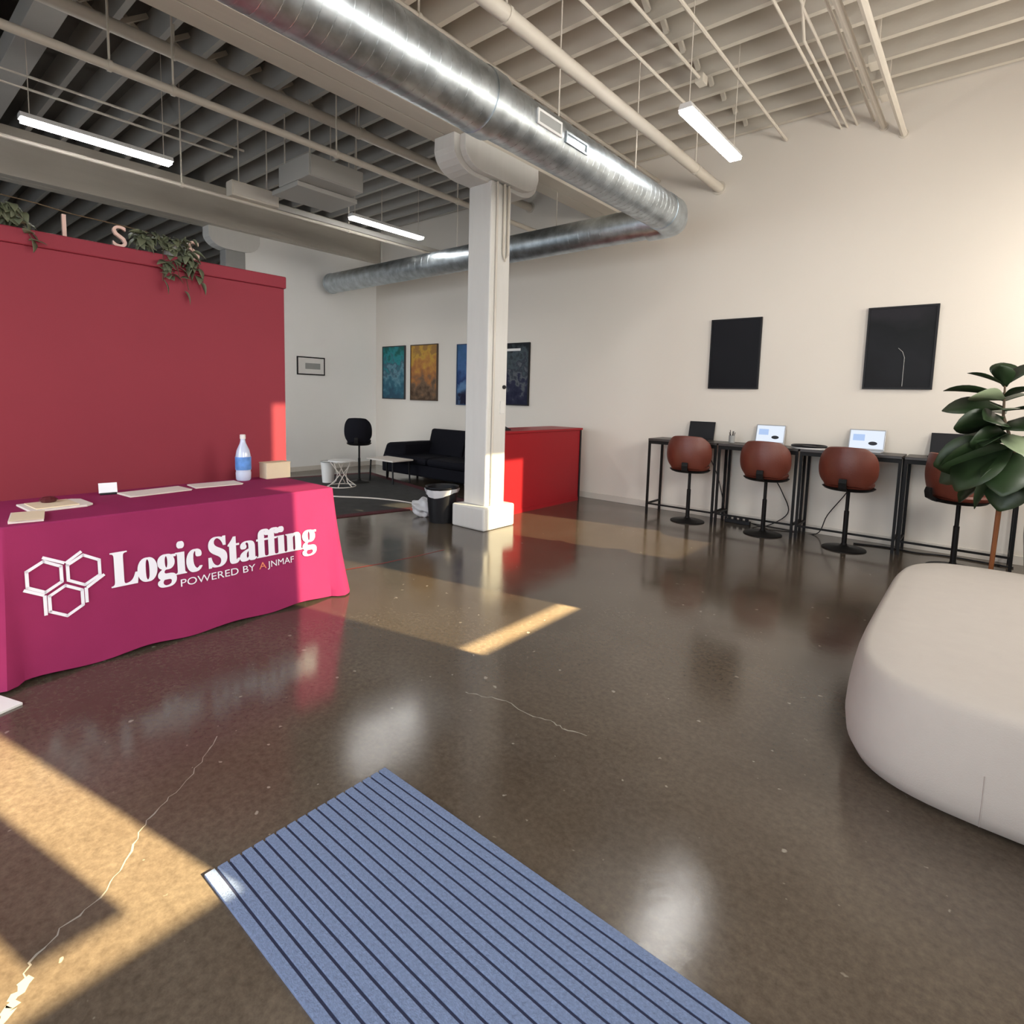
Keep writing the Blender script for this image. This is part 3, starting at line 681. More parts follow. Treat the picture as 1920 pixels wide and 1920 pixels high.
# ------------------------------------------------------------------ lamps
def lamp(x, ya, yb, z, label, drop=0.0):
    t = thing('strip_lamp', (x, ya, z), label, 'ceiling lamp', group='strip lamps under the ceiling')
    bm = B()
    n = yb - ya
    prism(bm, [(-.05, 0), (-.058, .012), (-.058, .03), (.058, .03), (.058, .012), (.05, 0)], 1, 0, n)
    obj('lens', bm, m_tube, t)
    bm = B()
    prism(bm, [(-.062, .03), (-.045, .075), (.045, .075), (.062, .03)], 1, -.015, n + .015)
    obj('housing', bm, m_lampbody, t, bevel=.003)
    for e in (.06, n - .06):
        bm = B()
        tube(bm, [(0, e, .075), (0, e, ZD - z)], .004, 6)
        obj('hanger_wire', bm, m_pipe, t)
    return t
lamp(-6.72, 1.22, 2.42, 3.80, 'lit white strip lamp above the red partition, nearest on the left')
lamp(-6.71, 4.62, 5.85, 3.80, 'lit white strip lamp above the far end of the round duct')
lamp(-2.06, 4.57, 5.74, 3.80, 'lit white strip lamp right of the thick cream pipe near the beige wall')

# ------------------------------------------------------------------ spiral duct
RD = .19
d = thing('spiral_duct', (-2.83, 6.1, 3.5), 'round galvanised spiral duct turning left along the beige wall', 'duct')
def ring_tube(name, pts, r, seg=32):
    bm = B()
    tube(bm, pts, r, seg)
    return obj(name, bm, m_duct, d, smooth=True)
ring_tube('duct_section', [(0, -8.6, 0), (0, -3.12, 0)], RD * 1.10)
ring_tube('collar', [(0, -3.16, 0), (0, -3.02, 0)], RD * 1.14)
ring_tube('duct_section', [(0, -3.05, 0), (0, -.28, 0)], RD)
ring_tube('elbow', [(0, -.30, 0), (0, -.10, 0), (-.035, .0, 0), (-.10, .035, 0), (-.30, .035, 0)], RD * 1.03)
ring_tube('duct_section', [(-.28, .03, 0), (-6.68, .03, 0)], RD * .93)
ring_tube('end_cap', [(-6.66, .03, 0), (-6.70, .03, 0)], RD * .97)
rib = None
def add_rib(x, y, r, along):
    global rib
    if rib is None:
        bm = B()
        seg = 28
        A = []
        for s, q in ((-.004, .999), (-.0015, 1.006), (.0015, 1.006), (.004, .999)):
            A.append([(q * math.cos(2 * PI * j / seg), s, q * math.sin(2 * PI * j / seg)) for j in range(seg)])
        loft(bm, A, cap=False)
        rib = obj('seam', bm, m_duct, d, smooth=True)
        rib.location = (x, y, 0)
        rib.scale = (r, 1, r)
        if along == 'x':
            rib.rotation_euler = (0, 0, PI / 2)
    else:
        dup_mesh(rib, 'seam', (x, y, 0), d, rot=(0, 0, PI / 2 if along == 'x' else 0), scale=(r, 1, r))
y = -5.2
while y < -3.2:
    add_rib(0, y, RD * 1.10, 'y'); y += .085
y = -2.95
while y < -.35:
    add_rib(0, y, RD, 'y'); y += .085
x = -.40
while x > -6.6:
    add_rib(x, .03, RD * .93, 'x'); x -= .15
# air register on the camera side
bm = B()
for lo, hi in (((0, 0, 0), (.012, .30, .018)), ((0, 0, .09), (.012, .30, .108)), ((0, 0, .018), (.012, .018, .09)), ((0, .282, .018), (.012, .30, .09))):
    box(bm, lo, hi)
reg = obj('register_frame', bm, m_lampbody, d, loc=(RD * .985, -2.72, -.05))
boxobj('register_grille', (0, .018, .018), (.006, .282, .09), m_grey, reg)
bm = B()
for lo, hi in (((0, 0, 0), (.012, .30, .014)), ((0, 0, .07), (.012, .30, .084)), ((0, 0, .014), (.012, .014, .07)), ((0, .286, .014), (.012, .30, .07))):
    box(bm, lo, hi)
reg2 = obj('register_frame', bm, m_duct, d, loc=(RD * .985, -2.36, -.06))
for yy in (-4.6, -2.2, -.9):
    bm = B()
    tube(bm, [(0, yy, RD), (0, yy, ZD - 3.5)], .006, 6)
    obj('hanger_rod', bm, m_pipe, d)
for xx in (-1.6, -3.4, -5.2):
    bm = B()
    tube(bm, [(xx, .03, RD * .9), (xx, .03, ZD - 3.5)], .006, 6)
    obj('hanger_rod', bm, m_pipe, d)

# ------------------------------------------------------------------ red partition with letters and plants
RX, RYE, RZT = -4.72, 2.57, 2.47
p = thing('red_partition', (RX, RYE, 0), 'tall red painted partition wall behind the magenta table', 'partition')
boxobj('panel', (-.12, -4.6, 0), (0, 0, RZT - .10), m_red, p, bevel=.004)
boxobj('cap_moulding', (-.15, -4.6, RZT - .10), (.022, .012, RZT), m_red, p, bevel=.01)
boxobj('seam_strip', (0, -4.6, 1.385), (.002, -1.25, 1.393), m_red, p)

def text_mesh(body, size, extr):
    c = bpy.data.curves.new('t', 'FONT')
    c.body = body
    c.size = size
    c.extrude = extr
    c.resolution_u = 4
    o = bpy.data.objects.new('t', c)
    COL.objects.link(o)
    me = bpy.data.meshes.new_from_object(o.evaluated_get(bpy.context.evaluated_depsgraph_get()))
    bpy.data.objects.remove(o, do_unlink=True)
    return me
def letter(body, y, label):
    me = text_mesh(body, .21, .012)
    me.materials.clear()
    me.materials.append(m_pink)
    o = bpy.data.objects.new('letter', me)
    COL.objects.link(o)
    o.location = (RX - .03, y, RZT + .002)
    o.rotation_euler = (PI / 2, 0, PI / 2)
    o.scale = (1.05, 1.0, 1)
    return tag(o, label, 'letter', 'letters on top of the red partition')
letter('I', 1.025, 'rose-coloured letter I standing on the red partition')
letter('S', 1.315, 'rose-coloured letter S standing clear on the red partition')
letter('S', 1.80, 'rose-coloured letter half hidden in the vine on the red partition')

def leaf_mesh(name, L, Wd, m, curl=.15, n=5, pw=.75):
    """leaf along +x, blade in xy, drooping towards the tip"""
    bm = B()
    rows = []
    for i in range(n + 1):
        t_ = i / n
        w = Wd * .5 * math.sin(PI * min(1, t_ ** pw * .96 + .03)) ** (.75 if pw > 1 else 1) + .001
        z = -curl * L * t_ * t_
        rows.append([bm.verts.new((L * t_, -w, z + w * .25)), bm.verts.new((L * t_, 0, z)), bm.verts.new((L * t_, w, z + w * .25))])
    for a, b in zip(rows, rows[1:]):
        for j in range(2):
            bm.faces.new((a[j], b[j], b[j + 1], a[j + 1]))
    bmesh.ops.recalc_face_normals(bm, faces=bm.faces)
    r = bmesh.ops.extrude_face_region(bm, geom=bm.faces[:])
    bmesh.ops.translate(bm, verts=[v for v in r['geom'] if isinstance(v, bmesh.types.BMVert)], vec=(0, 0, -.0012))
    bmesh.ops.recalc_face_normals(bm, faces=bm.faces)
    me = bpy.data.meshes.new(name)
    bm.to_mesh(me)
    bm.free()
    me.materials.append(m)
    for q in me.polygons:
        q.use_smooth = True
    return me
vine_me = leaf_mesh('leaf', .085, .05, m_vine, .4)
def vine(y, spread, n, drop, label):
    t = thing('trailing_plant', (RX - .02, y, RZT), label, 'plant', group='plants on the red partition')
    bm = B()
    lathe(bm, [(.045, 0), (.06, .09), (.055, .095), (.04, .08)], seg=14)
    obj('pot', bm, m_grey_col, t, smooth=True)
    ends = []
    for i in range(9):
        a = random.uniform(-.5, .5) * spread
        dz = random.choice([random.uniform(.02, .16), -drop * random.uniform(.25, 1)])
        q = (0, 0, .08)
        mid = (random.uniform(-.02, .06), a * .6, .13)
        e = (random.uniform(.05, .09) if dz < 0 else random.uniform(-.08, .05), a, dz)
        bm = B()
        tube(bm, [q, mid, e], .003, 5)
        obj('stem', bm, m_stem, t)
        ends.append((q, mid, e))
    for i in range(n):
        q, mid, e = random.choice(ends)
        k = random.random()
        a, b = (mid, e) if k > .25 else (q, mid)
        s = random.random()
        pos = tuple(a[j] + (b[j] - a[j]) * s + random.uniform(-.025, .025) for j in range(3))
        pos = (max(pos[0], .03) if pos[2] < .0 else pos[0], pos[1], pos[2])
        o = bpy.data.objects.new('leaf', vine_me)
        COL.objects.link(o)
        o.parent = t
        o.location = pos
        o.rotation_euler = (random.uniform(-.6, .6), random.uniform(-.3, 1.0), random.uniform(-1.5, 1.5))
        k = random.uniform(.7, 1.25)
        o.scale = (k, k, k)
vine(1.69, .46, 150, .24, 'trailing green plant spilling over the red partition beside the letters')
vine(.66, .46, 170, .12, 'trailing green plant on the red partition at the left picture edge')
bm = B()
tube(bm, [(RX - .05, .60, RZT + .2), (RX - .05, .92, RZT + .185), (RX - .05, 1.10, RZT + .165), (RX - .05, 1.30, RZT + .16), (RX - .05, 1.55, RZT + .15)], .004, 6)
tag(obj('garland_wire', bm, m_stem, smooth=True), 'thin vine strung between the plants over the letters', 'vine')

# ------------------------------------------------------------------ magenta table with lettering
TX0, TX1, TY0, TY1, TZ = -4.46, -3.62, .475, 2.34, .80
def cloth():
    bm = B()
    # perimeter parametrisation with rounded corners
    per = []
    r = .03
    def arc(cx, cy, a0, a1, n=5):
        return [(cx + r * math.cos(a0 + (a1 - a0) * i / n), cy + r * math.sin(a0 + (a1 - a0) * i / n),
                 math.cos(a0 + (a1 - a0) * i / n), math.sin(a0 + (a1 - a0) * i / n), 1) for i in range(n + 1)]
    def line(a, b, n, nx, ny):
        return [(a[0] + (b[0] - a[0]) * i / n, a[1] + (b[1] - a[1]) * i / n, nx, ny, 0) for i in range(1, n)]
    per += arc(TX1 - r, TY0 + r, -PI / 2, 0)
    per += line((TX1, TY0 + r), (TX1, TY1 - r), 56, 1, 0)
    per += arc(TX1 - r, TY1 - r, 0, PI / 2)
    per += line((TX1 - r, TY1), (TX0 + r, TY1), 26, 0, 1)
    per += arc(TX0 + r, TY1 - r, PI / 2, PI)
    per += line((TX0, TY1 - r), (TX0, TY0 + r), 40, -1, 0)
    per += arc(TX0 + r, TY0 + r, PI, 1.5 * PI)
    per += line((TX0 + r, TY0), (TX1 - r, TY0), 26, 0, -1)
    zs = [TZ, TZ - .008, TZ - .03, .70, .60, .50, .40, .30, .20, .10, .05, .018]
    rings = []
    for k, z in enumerate(zs):
        h = (TZ - z)
        ring = []
        for (x, y, nx, ny, c) in per:
            off = h * .06 + (.0 if k else -.008)
            front = nx > .99
            s = y if abs(nx) > .5 else x
            wave = math.sin(s * 9.0 + 1.0) * .004 + math.sin(s * 21) * .002
            if not front:
                wave = math.sin(s * 17) * .018 + math.sin(s * 41) * .006
            near = min(abs(y - TY0), abs(y - TY1))
            cor = math.exp(-(near / .05) ** 2) if nx > .3 else (math.exp(-((x - TX1) / .10) ** 2))
            off += wave * h / .8 + cor * .025 * (h / .8) ** 1.6
            if c and nx > .2:
                off += .03 * (h / .8) ** 2
            zz = z
            if k == len(zs) - 1:
                zz = .016 + .008 * math.sin(s * 13)
            ring.append(bm.verts.new((x + nx * off, y + ny * off, zz)))
        rings.append(ring)
    n = len(per)
    for a, b in zip(rings, rings[1:]):
        for j in range(n):
            bm.faces.new((a[j], a[(j + 1) % n], b[(j + 1) % n], b[j]))
    bm.faces.new(rings[0])
    bmesh.ops.recalc_face_normals(bm, faces=bm.faces)
    return bm
tab = thing('display_table', ((TX0 + TX1) / 2, (TY0 + TY1) / 2, 0), 'display table under a magenta cloth with white lettering', 'table')
cl_bm = cloth()
bmesh.ops.translate(cl_bm, verts=cl_bm.verts, vec=-tab.location)
clo = obj('tablecloth', cl_bm, m_cloth, tab, smooth=True)
clo['label'] = 'magenta cloth hanging to the floor'
for sx in (-.30, .30):
    for sy in (-.75, .75):
        bm = B()
        tube(bm, [(sx, sy, 0), (sx, sy, TZ - .03)], .014, 8)
        obj('leg', bm, m_grey, tab, smooth=True)
boxobj('table_top', (-.37, -.88, TZ - .035), (.37, .88, TZ - .004), m_white, tab, bevel=.006)

def on_cloth(y, z, off=.010):
    return (TX1 + (TZ - z) * .06 + off - tab.location.x, y - tab.location.y, z)
def print_obj(name, verts, faces, m):
    me = bpy.data.meshes.new(name)
    me.from_pydata([on_cloth(*v) for v in verts], [], faces)
    me.update()
    me.materials.append(m)
    o = bpy.data.objects.new(name, me)
    COL.objects.link(o)
    o.parent = clo
    return o
def glyphs(vs, fs):
    a = [int(q) / 1000 for q in vs.split(',')]
    V = list(zip(a[0::2], a[1::2]))
    F = [tuple(int(q) for q in f.split(',')) for f in fs.split(';')]
    return V, F
def lettering(vs, fs, y0, y1, zb, ks):
    V, F = glyphs(vs, fs)
    x0 = min(v[0] for v in V)
    x1 = max(v[0] for v in V)
    kx = (y1 - y0 - .012) / (x1 - x0)
    VV, FF = [], []
    for dy in (0, .003, .006, .009, .012):
        n = len(VV)
        VV += [(y0 + dy + (x - x0) * kx, zb + z * ks, .010 + dy * .08) for x, z in V]
        FF += [tuple(i + n for i in f) for f in F]
    return print_obj('lettering', VV, FF, m_print)
lettering(LOGIC_V, LOGIC_F, .925, 1.40, .398, .285)
lettering(STAFFING_V, STAFFING_F, 1.435, 2.172, .398, .27)
def small_text(body, y0, y1, zb, h, m):
    me = text_mesh(body, 1, 0)
    V = [(v.co.x, v.co.y) for v in me.vertices]
    F = [tuple(q.vertices) for q in me.polygons]
    x0 = min(v[0] for v in V)
    x1 = max(v[0] for v in V)
    k = (y1 - y0) / (x1 - x0)
    return print_obj('lettering', [(y0 + (x - x0) * k, zb + z * h / .7) for x, z in V], F, m)
small_text('POWERED BY', 1.273, 1.725, .322, .044, m_print)
small_text('A', 1.75, 1.80, .322, .044, m_orange)
small_text('JNMAF', 1.808, 1.995, .322, .042, m_print)
# three outlined hexagons
hv, hf = [], []
def stroke(p, q, w=.0075):
    d = Vector((q[0] - p[0], q[1] - p[1]))
    n = Vector((-d.y, d.x)).normalized() * w
    e = d.normalized() * w * .6
    k = len(hv)
    for a, s in ((p, -1), (q, 1)):
        for g in (1, -1):
            hv.append((a[0] + n.x * g + e.x * s, a[1] + n.y * g + e.y * s))
    hf.append((k, k + 1, k + 3, k + 2))
Rh, gp = .080, .083
def hexpts(c, R):
    return [(c[0] + R * math.sin(PI / 3 * i), c[1] + R * math.cos(PI / 3 * i)) for i in range(6)]
cy_, cz_ = .724, .478
cents = [(cy_ - gp, cz_ + .048), (cy_ + gp, cz_ + .048), (cy_, cz_ - .096)]
for c in cents:
    hp = hexpts(c, Rh)
    for i in range(6):
        stroke(hp[i], hp[(i + 1) % 6])
hp1, hp2, hp3 = [hexpts(c, Rh) for c in cents]
stroke((hp1[0][0], hp1[0][1] + .018), (hp1[1][0] + .012, hp1[1][1] + .016))
stroke((hp2[5][0] - .004, hp2[5][1] + .014), (hp2[0][0] - .01, hp2[0][1] + .018))
stroke((hp1[4][0] - .012, hp1[4][1] - .012), (hp1[3][0] - .01, hp1[3][1] - .012))
stroke((hp2[3][0] + .012, hp2[3][1] - .014), (hp2[2][0] + .016, hp2[2][1] - .006))
stroke((hp3[5][0] - .018, hp3[5][1] + .004), (hp3[4][0] - .018, hp3[4][1] - .01))
stroke((hp3[1][0] + .018, hp3[1][1] + .004), (hp3[2][0] + .018, hp3[2][1] + .012))
print_obj('hexagon_emblem', hv, hf, m_print)

# things on the table (the cloth surface is at TZ)
def sheet_stack(x, y, w, l, h, rz, label, m=m_paper, name='paper_stack'):
    t = thing(name, (x, y, TZ), label, 'paper', rz)
    boxobj('sheets', (-w / 2, -l / 2, .0005), (w / 2, l / 2, h), m, t)
    boxobj('top_sheet', (-w / 2 + .004, -l / 2 + .006, h), (w / 2 + .006, l / 2 + .004, h + .0015), m, t)
    return t
sheet_stack(-4.22, 1.36, .20, .38, .008, .10, 'pale paper stack lying on the magenta table right of the small white card')
sheet_stack(-4.27, 1.77, .18, .32, .008, -.06, 'pale paper stack lying on the magenta table beside the water bottle')
t = thing('card_holder', (-4.32, 1.12, TZ), 'small white card in a dark holder on the magenta table', 'card holder', -.15)
boxobj('base', (-.03, -.045, .0005), (.02, .045, .012), m_black, t, bevel=.002)
o = boxobj('card', (-.002, -.05, .010), (.002, .05, .075), m_card, t)
o.rotation_euler = (0, -.2, 0)
t = thing('flyer_tray', (-4.08, .80, TZ), 'beige tray of flyers at the left end of the magenta table', 'tray', .06)
bm = B()
prism(bm, [(-.14, -.15), (.14, -.15), (.14, .11), (.10, .15), (-.10, .15), (-.14, .11)], 2, .0005, .012)
obj('tray', bm, m_paper, t, bevel=.003)
boxobj('flyers', (-.11, -.12, .012), (.11, .08, .018), m_cardboard, t)
bm = B()
lathe(bm, [(.001, .0), (.035, .002), (.045, .018), (.03, .03), (.012, .034)], seg=10)
obj('dark_clip', bm, mat('maroon_plastic', (.09, .015, .02), .4), t, loc=(-.06, -.02, .018))
t = thing('flyer_stack', (-3.80, .60, TZ), 'pale flyer stack at the left picture edge on the magenta table', 'paper', -.2)
boxobj('sheets', (-.13, -.05, .0005), (.12, .09, .014), m_paper, t)
boxobj('top_sheet', (-.12, -.045, .014), (.13, .092, .016), m_cardboard, t)
# water bottle
m_water = mat('bottle_plastic', (0.55, 0.62, 0.78), 0.12, spec=0.8)
t = thing('water_bottle', (-4.36, 2.02, TZ), 'clear water bottle with a blue label on the magenta table', 'bottle')
bm = B()
lathe(bm, [(.045, .0005), (.054, .012), (.056, .06), (.053, .075), (.056, .09), (.056, .18), (.053, .20), (.046, .235), (.022, .29), (.018, .31), (.018, .325)], seg=20)
obj('body', bm, m_water, t, smooth=True)
bm = B()
lathe(bm, [(.0575, .085), (.0575, .185)], seg=20, cap=False)
obj('label_band', bm, mat('blue_label', (.10, .26, .62), .4, noise=.6, nscale=18), t, smooth=True)
bm = B()
lathe(bm, [(.020, .322), (.021, .325), (.021, .352), (.017, .356)], seg=14)
obj('cap', bm, m_white, t, smooth=True)
t = thing('small_carton', (-4.35, 2.27, TZ), 'small cream carton at the right rear corner of the magenta table', 'box')
boxobj('carton', (-.06, -.10, .0005), (.06, .10, .125), m_cardboard, t, bevel=.003)
boxobj('lid_flap', (-.062, -.102, .118), (.062, .102, .128), m_cardboard, t, bevel=.002)
# loose thing on the floor at far left
t = thing('floor_board', (-3.42, .40, 0), 'white board edge lying on the floor below the left end of the cloth', 'board', .35)
boxobj('board', (-.10, -.20, .0), (.10, .06, .012), m_white, t, bevel=.002)

# ------------------------------------------------------------------ red reception desk
t = thing('reception_desk', (-4.52, 6.16, 0), 'low bright red reception desk against the beige wall behind the column', 'desk')
boxobj('front_panel', (-.06, -.86, 0), (0, .88, 1.035), m_desk, t, bevel=.004)
boxobj('counter_top', (-.55, -.88, 1.035), (.02, .90, 1.065), m_desk, t, bevel=.005)
boxobj('side_panel', (-.52, -.86, 0), (-.06, -.80, 1.035), m_desk, t, bevel=.004)
boxobj('side_panel', (-.52, .82, 0), (-.06, .88, 1.035), m_desk, t, bevel=.004)
boxobj('end_trim', (0, .85, 0), (.012, .88, 1.035), m_black, t)
boxobj('toe_kick', (0, -.86, 0), (.006, .85, .05), m_desk, t)
t = thing('desk_phone', (-4.72, 5.48, 1.065), 'small black desk phone on the red desk beside the column', 'phone')
bm = B()
prism(bm, [(-.08, 0), (.08, 0), (.08, .015), (-.08, .07)], 1, -.08, .10)
obj('base', bm, m_black, t, bevel=.003)
boxobj('handset', (-.06, -.09, .05), (.0, -.045, .085), m_black, t, bevel=.008)

# ------------------------------------------------------------------ framed pictures
def picture(lo, hi, y, m, label, fw=.018, frame=m_black, name='framed_picture'):
    (x0, z0), (x1, z1) = lo, hi
    t = thing(name, ((x0 + x1) / 2, y, z0), label, 'picture')
    w = (x1 - x0) / 2
    h = z1 - z0
    boxobj('backing', (-w + .002, -.022, .002), (w - .002, -.001, h - .002), m_black, t)
    o = boxobj('print', (-w + fw, -.027, fw), (w - fw, -.022, h - fw), m, t)
    for lo_, hi_ in (((-w, -.036, 0), (w, -.001, fw)), ((-w, -.036, h - fw), (w, -.001, h)),
                     ((-w, -.036, fw), (-w + fw, -.001, h - fw)), ((w - fw, -.036, fw), (w, -.001, h - fw))):
        boxobj('frame_bar', lo_, hi_, frame, t)
    return t
m_dark1 = art_material('dark_print_a', [(0, (.003, .003, .005)), (.5, (.005, .0055, .008)), (1, (.008, .008, .011))], 1.5, 1)
m_dark2 = art_material('dark_print_b', [(0, (.005, .005, .006)), (.4, (.009, .0095, .012)), (.75, (.005, .006, .007)), (1, (.016, .015, .019))], 2.0, 4)
picture((-2.78, 1.66), (-2.17, 2.525), Y1, m_dark1, 'dark framed picture on the beige wall above the two left bar stools')
t = picture((-1.08, 1.675), (-.465, 2.54), Y1, m_dark2, 'dark framed picture with a pale curved line, nearest the fiddle-leaf plant')
bm = B()
tube(bm, [(.05, -.029, .03), (.05, -.029, .33), (.03, -.029, .39), (-.01, -.029, .43)], .003, 6)
obj('pale_line', bm, m_grey, t)
m_teal = art_material('teal_print', [(0, (.02, .07, .11)), (.25, (.03, .12, .17)), (.45, (.12, .25, .30)), (.6, (.05, .10, .14)), (.8, (.02, .22, .24)), (1, (.01, .10, .09))], 7, 2)
m_gold = art_material('golden_print', [(0, (.06, .035, .02)), (.25, (.16, .10, .06)), (.45, (.32, .13, .045)), (.65, (.42, .19, .05)), (.85, (.50, .30, .05)), (1, (.30, .16, .05))], 7, 5)
m_bluep = art_material('blue_print', [(0, (.008, .008, .03)), (.25, (.10, .20, .36)), (.45, (.01, .03, .12)), (.75, (.05, .12, .28)), (1, (.03, .10, .2))], 4, 6)
m_navyp = art_material('navy_print', [(0, (.008, .008, .03)), (.3, (.02, .022, .05)), (.45, (.10, .11, .12)), (.6, (.03, .035, .05)), (.75, (.06, .08, .09)), (1, (.01, .012, .016))], 8, 9)
g_dark = mat('dark_frame', (.03, .03, .035), .5)
picture((-9.50, 1.385), (-8.80, 2.435), Y1, m_teal, 'teal abstract picture nearest the far corner', frame=g_dark)
picture((-8.63, 1.375), (-7.87, 2.435), Y1, m_gold, 'golden brown abstract picture between the teal and the blue one', frame=mat('bronze_frame', (.06, .035, .02), .5))
picture((-7.36, 1.32), (-6.72, 2.40), Y1, m_bluep, 'blue abstract picture half hidden behind the white column', frame=mat('blue_frame', (.02, .05, .12), .5))
t = picture((-6.32, 1.35), (-5.71, 2.37), Y1, m_navyp, 'black and grey picture just right of the white column')
boxobj('pale_strip', (-.25, -.029, .89), (.12, -.027, .93), m_white, t)
# small frame on the far white wall
t = thing('framed_certificate', (-9.75, 5.82, 1.80), 'small white certificate in a thin black frame on the far white wall', 'picture')
boxobj('print', (.001, -.27, .01), (.014, .27, .325), m_white, t)
boxobj('text_block', (.014, -.12, .11), (.0155, .19, .22), m_grey, t)
for lo, hi in (((.001, -.285, 0), (.022, .285, .022)), ((.001, -.285, .313), (.022, .285, .335)), ((.001, -.285, .022), (.022, -.265, .313)), ((.001, .265, .022), (.022, .285, .313))):
    boxobj('frame_bar', lo, hi, m_black, t)

# ------------------------------------------------------------------ bar tables, stools, laptops
ZB = 1.0
def bar_table(x0, x1, label):
    t = thing('bar_table', ((x0 + x1) / 2, 7.06, 0), label, 'table', group='narrow bar tables along the beige wall')
    w = (x1 - x0) / 2
    boxobj('table_top', (-w, -.21, ZB - .03), (w, .21, ZB), m_bar, t, bevel=.004)
    for sx in (-1, 1):
        for sy in (-.19, .19):
            boxobj('leg', (sx * (w - .014) - .013, sy - .013, 0), (sx * (w - .014) + .013, sy + .013, ZB - .03), m_blackmetal, t)
        boxobj('side_rail', (sx * (w - .014) - .011, -.177, .13), (sx * (w - .014) + .011, .177, .152), m_blackmetal, t)
    boxobj('foot_rail', (-w + .027, -.20, .13), (w - .027, -.18, .15), m_blackmetal, t)
    boxobj('apron', (-w + .027, -.20, ZB - .07), (w - .027, -.185, ZB - .03), m_blackmetal, t)
    return t
bar_table(-3.36, -2.47, 'dark bar table at the far left end of the row')
bar_table(-2.45, -1.57, 'dark bar table second from the left in the row')
bar_table(-1.55, -.62, 'dark bar table third from the left, right of the white tray')
bar_table(-.60, .28, 'dark bar table at the right end, behind the fiddle-leaf plant')

def make_stool(name, label, leather):
    t = thing(name, (0, 0, 0), label, 'stool')
    bm = B()
    lathe(bm, [(.205, 0), (.205, .008), (.19, .014), (.05, .028), (.03, .045), (.028, .06)], seg=28)
    obj('base', bm, m_blackmetal, t, smooth=True)
    bm = B()
    lathe(bm, [(.024, .05), (.024, .40), (.018, .405), (.018, .64)], seg=14)
    obj('column', bm, m_blackmetal, t, smooth=True)
    # seat cushion
    bm = B()
    rings = []
    for z, s in ((.635, .55), (.645, .86), (.665, .97), (.69, 1.0), (.71, .95), (.718, .75)):
        rings.append([(.225 * s * math.copysign(abs(math.cos(a)) ** .7, math.cos(a)), .20 * s * math.copysign(abs(math.sin(a)) ** .7, math.sin(a)), z)
                      for a in [2 * PI * i / 24 for i in range(24)]])
    loft(bm, rings)
    obj('seat', bm, leather, t, smooth=True)
    # bucket back: thick curved shell wrapping the -y side
    bm = B()
    n, mrows = 18, 8
    outer, inner = [], []
    for k in range(mrows + 1):
        v = k / mrows
        z = .665 + .405 * v
        ro, ri = [], []
        for i in range(n + 1):
            u = i / n * 2 - 1
            # rounded-rectangle outline: narrow at bottom corners and top corners
            amax = 1.28 * (1 - .42 * max(0, (v - .66) / .34) ** 2.4) * (1 - .42 * max(0, (.30 - v) / .30) ** 1.8)
            a = -PI / 2 + u * amax
            rad = .245 + .03 * math.sin(PI * min(1, v * 1.1))
            lean = .035 * v
            ro.append((rad * 1.06 * math.cos(a), rad * .92 * math.sin(a) - lean, z + .012 * (1 - u * u)))
            ri.append(((rad - .035) * 1.06 * math.cos(a), (rad - .035) * .92 * math.sin(a) - lean, z + .012 * (1 - u * u)))
        outer.append([bm.verts.new(p_) for p_ in ro])
        inner.append([bm.verts.new(p_) for p_ in ri])
    for k in range(mrows):
        for i in range(n):
            bm.faces.new((outer[k][i], outer[k][i + 1], outer[k + 1][i + 1], outer[k + 1][i]))
            bm.faces.new((inner[k][i], inner[k + 1][i], inner[k + 1][i + 1], inner[k][i + 1]))
    for i in range(n):
        bm.faces.new((outer[0][i], inner[0][i], inner[0][i + 1], outer[0][i + 1]))
        bm.faces.new((outer[-1][i], outer[-1][i + 1], inner[-1][i + 1], inner[-1][i]))
    for k in range(mrows):
        bm.faces.new((outer[k][0], outer[k + 1][0], inner[k + 1][0], inner[k][0]))
        bm.faces.new((outer[k][n], inner[k][n], inner[k + 1][n], outer[k + 1][n]))
    o = obj('backrest', bm, leather, t, smooth=True)
    s = o.modifiers.new('s', 'SUBSURF')
    s.levels = s.render_levels = 1
    # dark bracket under the shell
    bm = B()
    prism(bm, [(-.285, .76), (-.297, .72), (-.285, .66), (-.22, .628), (.02, .628), (.02, .640), (-.20, .650), (-.262, .69), (-.268, .76)], 0, -.035, .035)
    obj('back_bracket', bm, m_blackmetal, t, bevel=.004)
    bm = B()
    rr = []
    for z, s_ in ((.622, .80), (.634, .94), (.655, 1.04)):
        rr.append([(.235 * s_ * math.cos(a), .215 * s_ * math.sin(a) - .01, z) for a in [2 * PI * i / 24 for i in range(24)]])
    loft(bm, rr)
    obj('seat_pan', bm, m_blackmetal, t, smooth=True)
    return t
proto = make_stool('bar_stool', 'brown leather bar stool at the far left, in front of the dark laptop', m_leather)
proto['group'] = 'brown leather bar stools'
spots = [(-2.77, 6.83, .15, None), (-1.865, 6.80, .02, 'brown leather bar stool below the left lit laptop'),
         (-1.04, 6.74, -.05, 'brown leather bar stool below the right lit laptop'),
         (-.14, 6.68, -.95, 'brown leather bar stool turned sideways behind the fiddle-leaf plant')]
for i, (x, y, a, lab) in enumerate(spots):
    o = proto if i == 0 else copy_tree(proto)
    o.location = (x, y, 0)
    o.rotation_euler = (0, 0, a)
    if lab:
        o['label'] = lab
# black stool in the background
bs = make_stool('lounge_stool', 'black bar stool in front of the far white wall', m_navy)
bs.location = (-7.95, 5.62, .0072)
bs.rotation_euler = (0, 0, .75)
bs.scale = (.84, .84, 1.0)

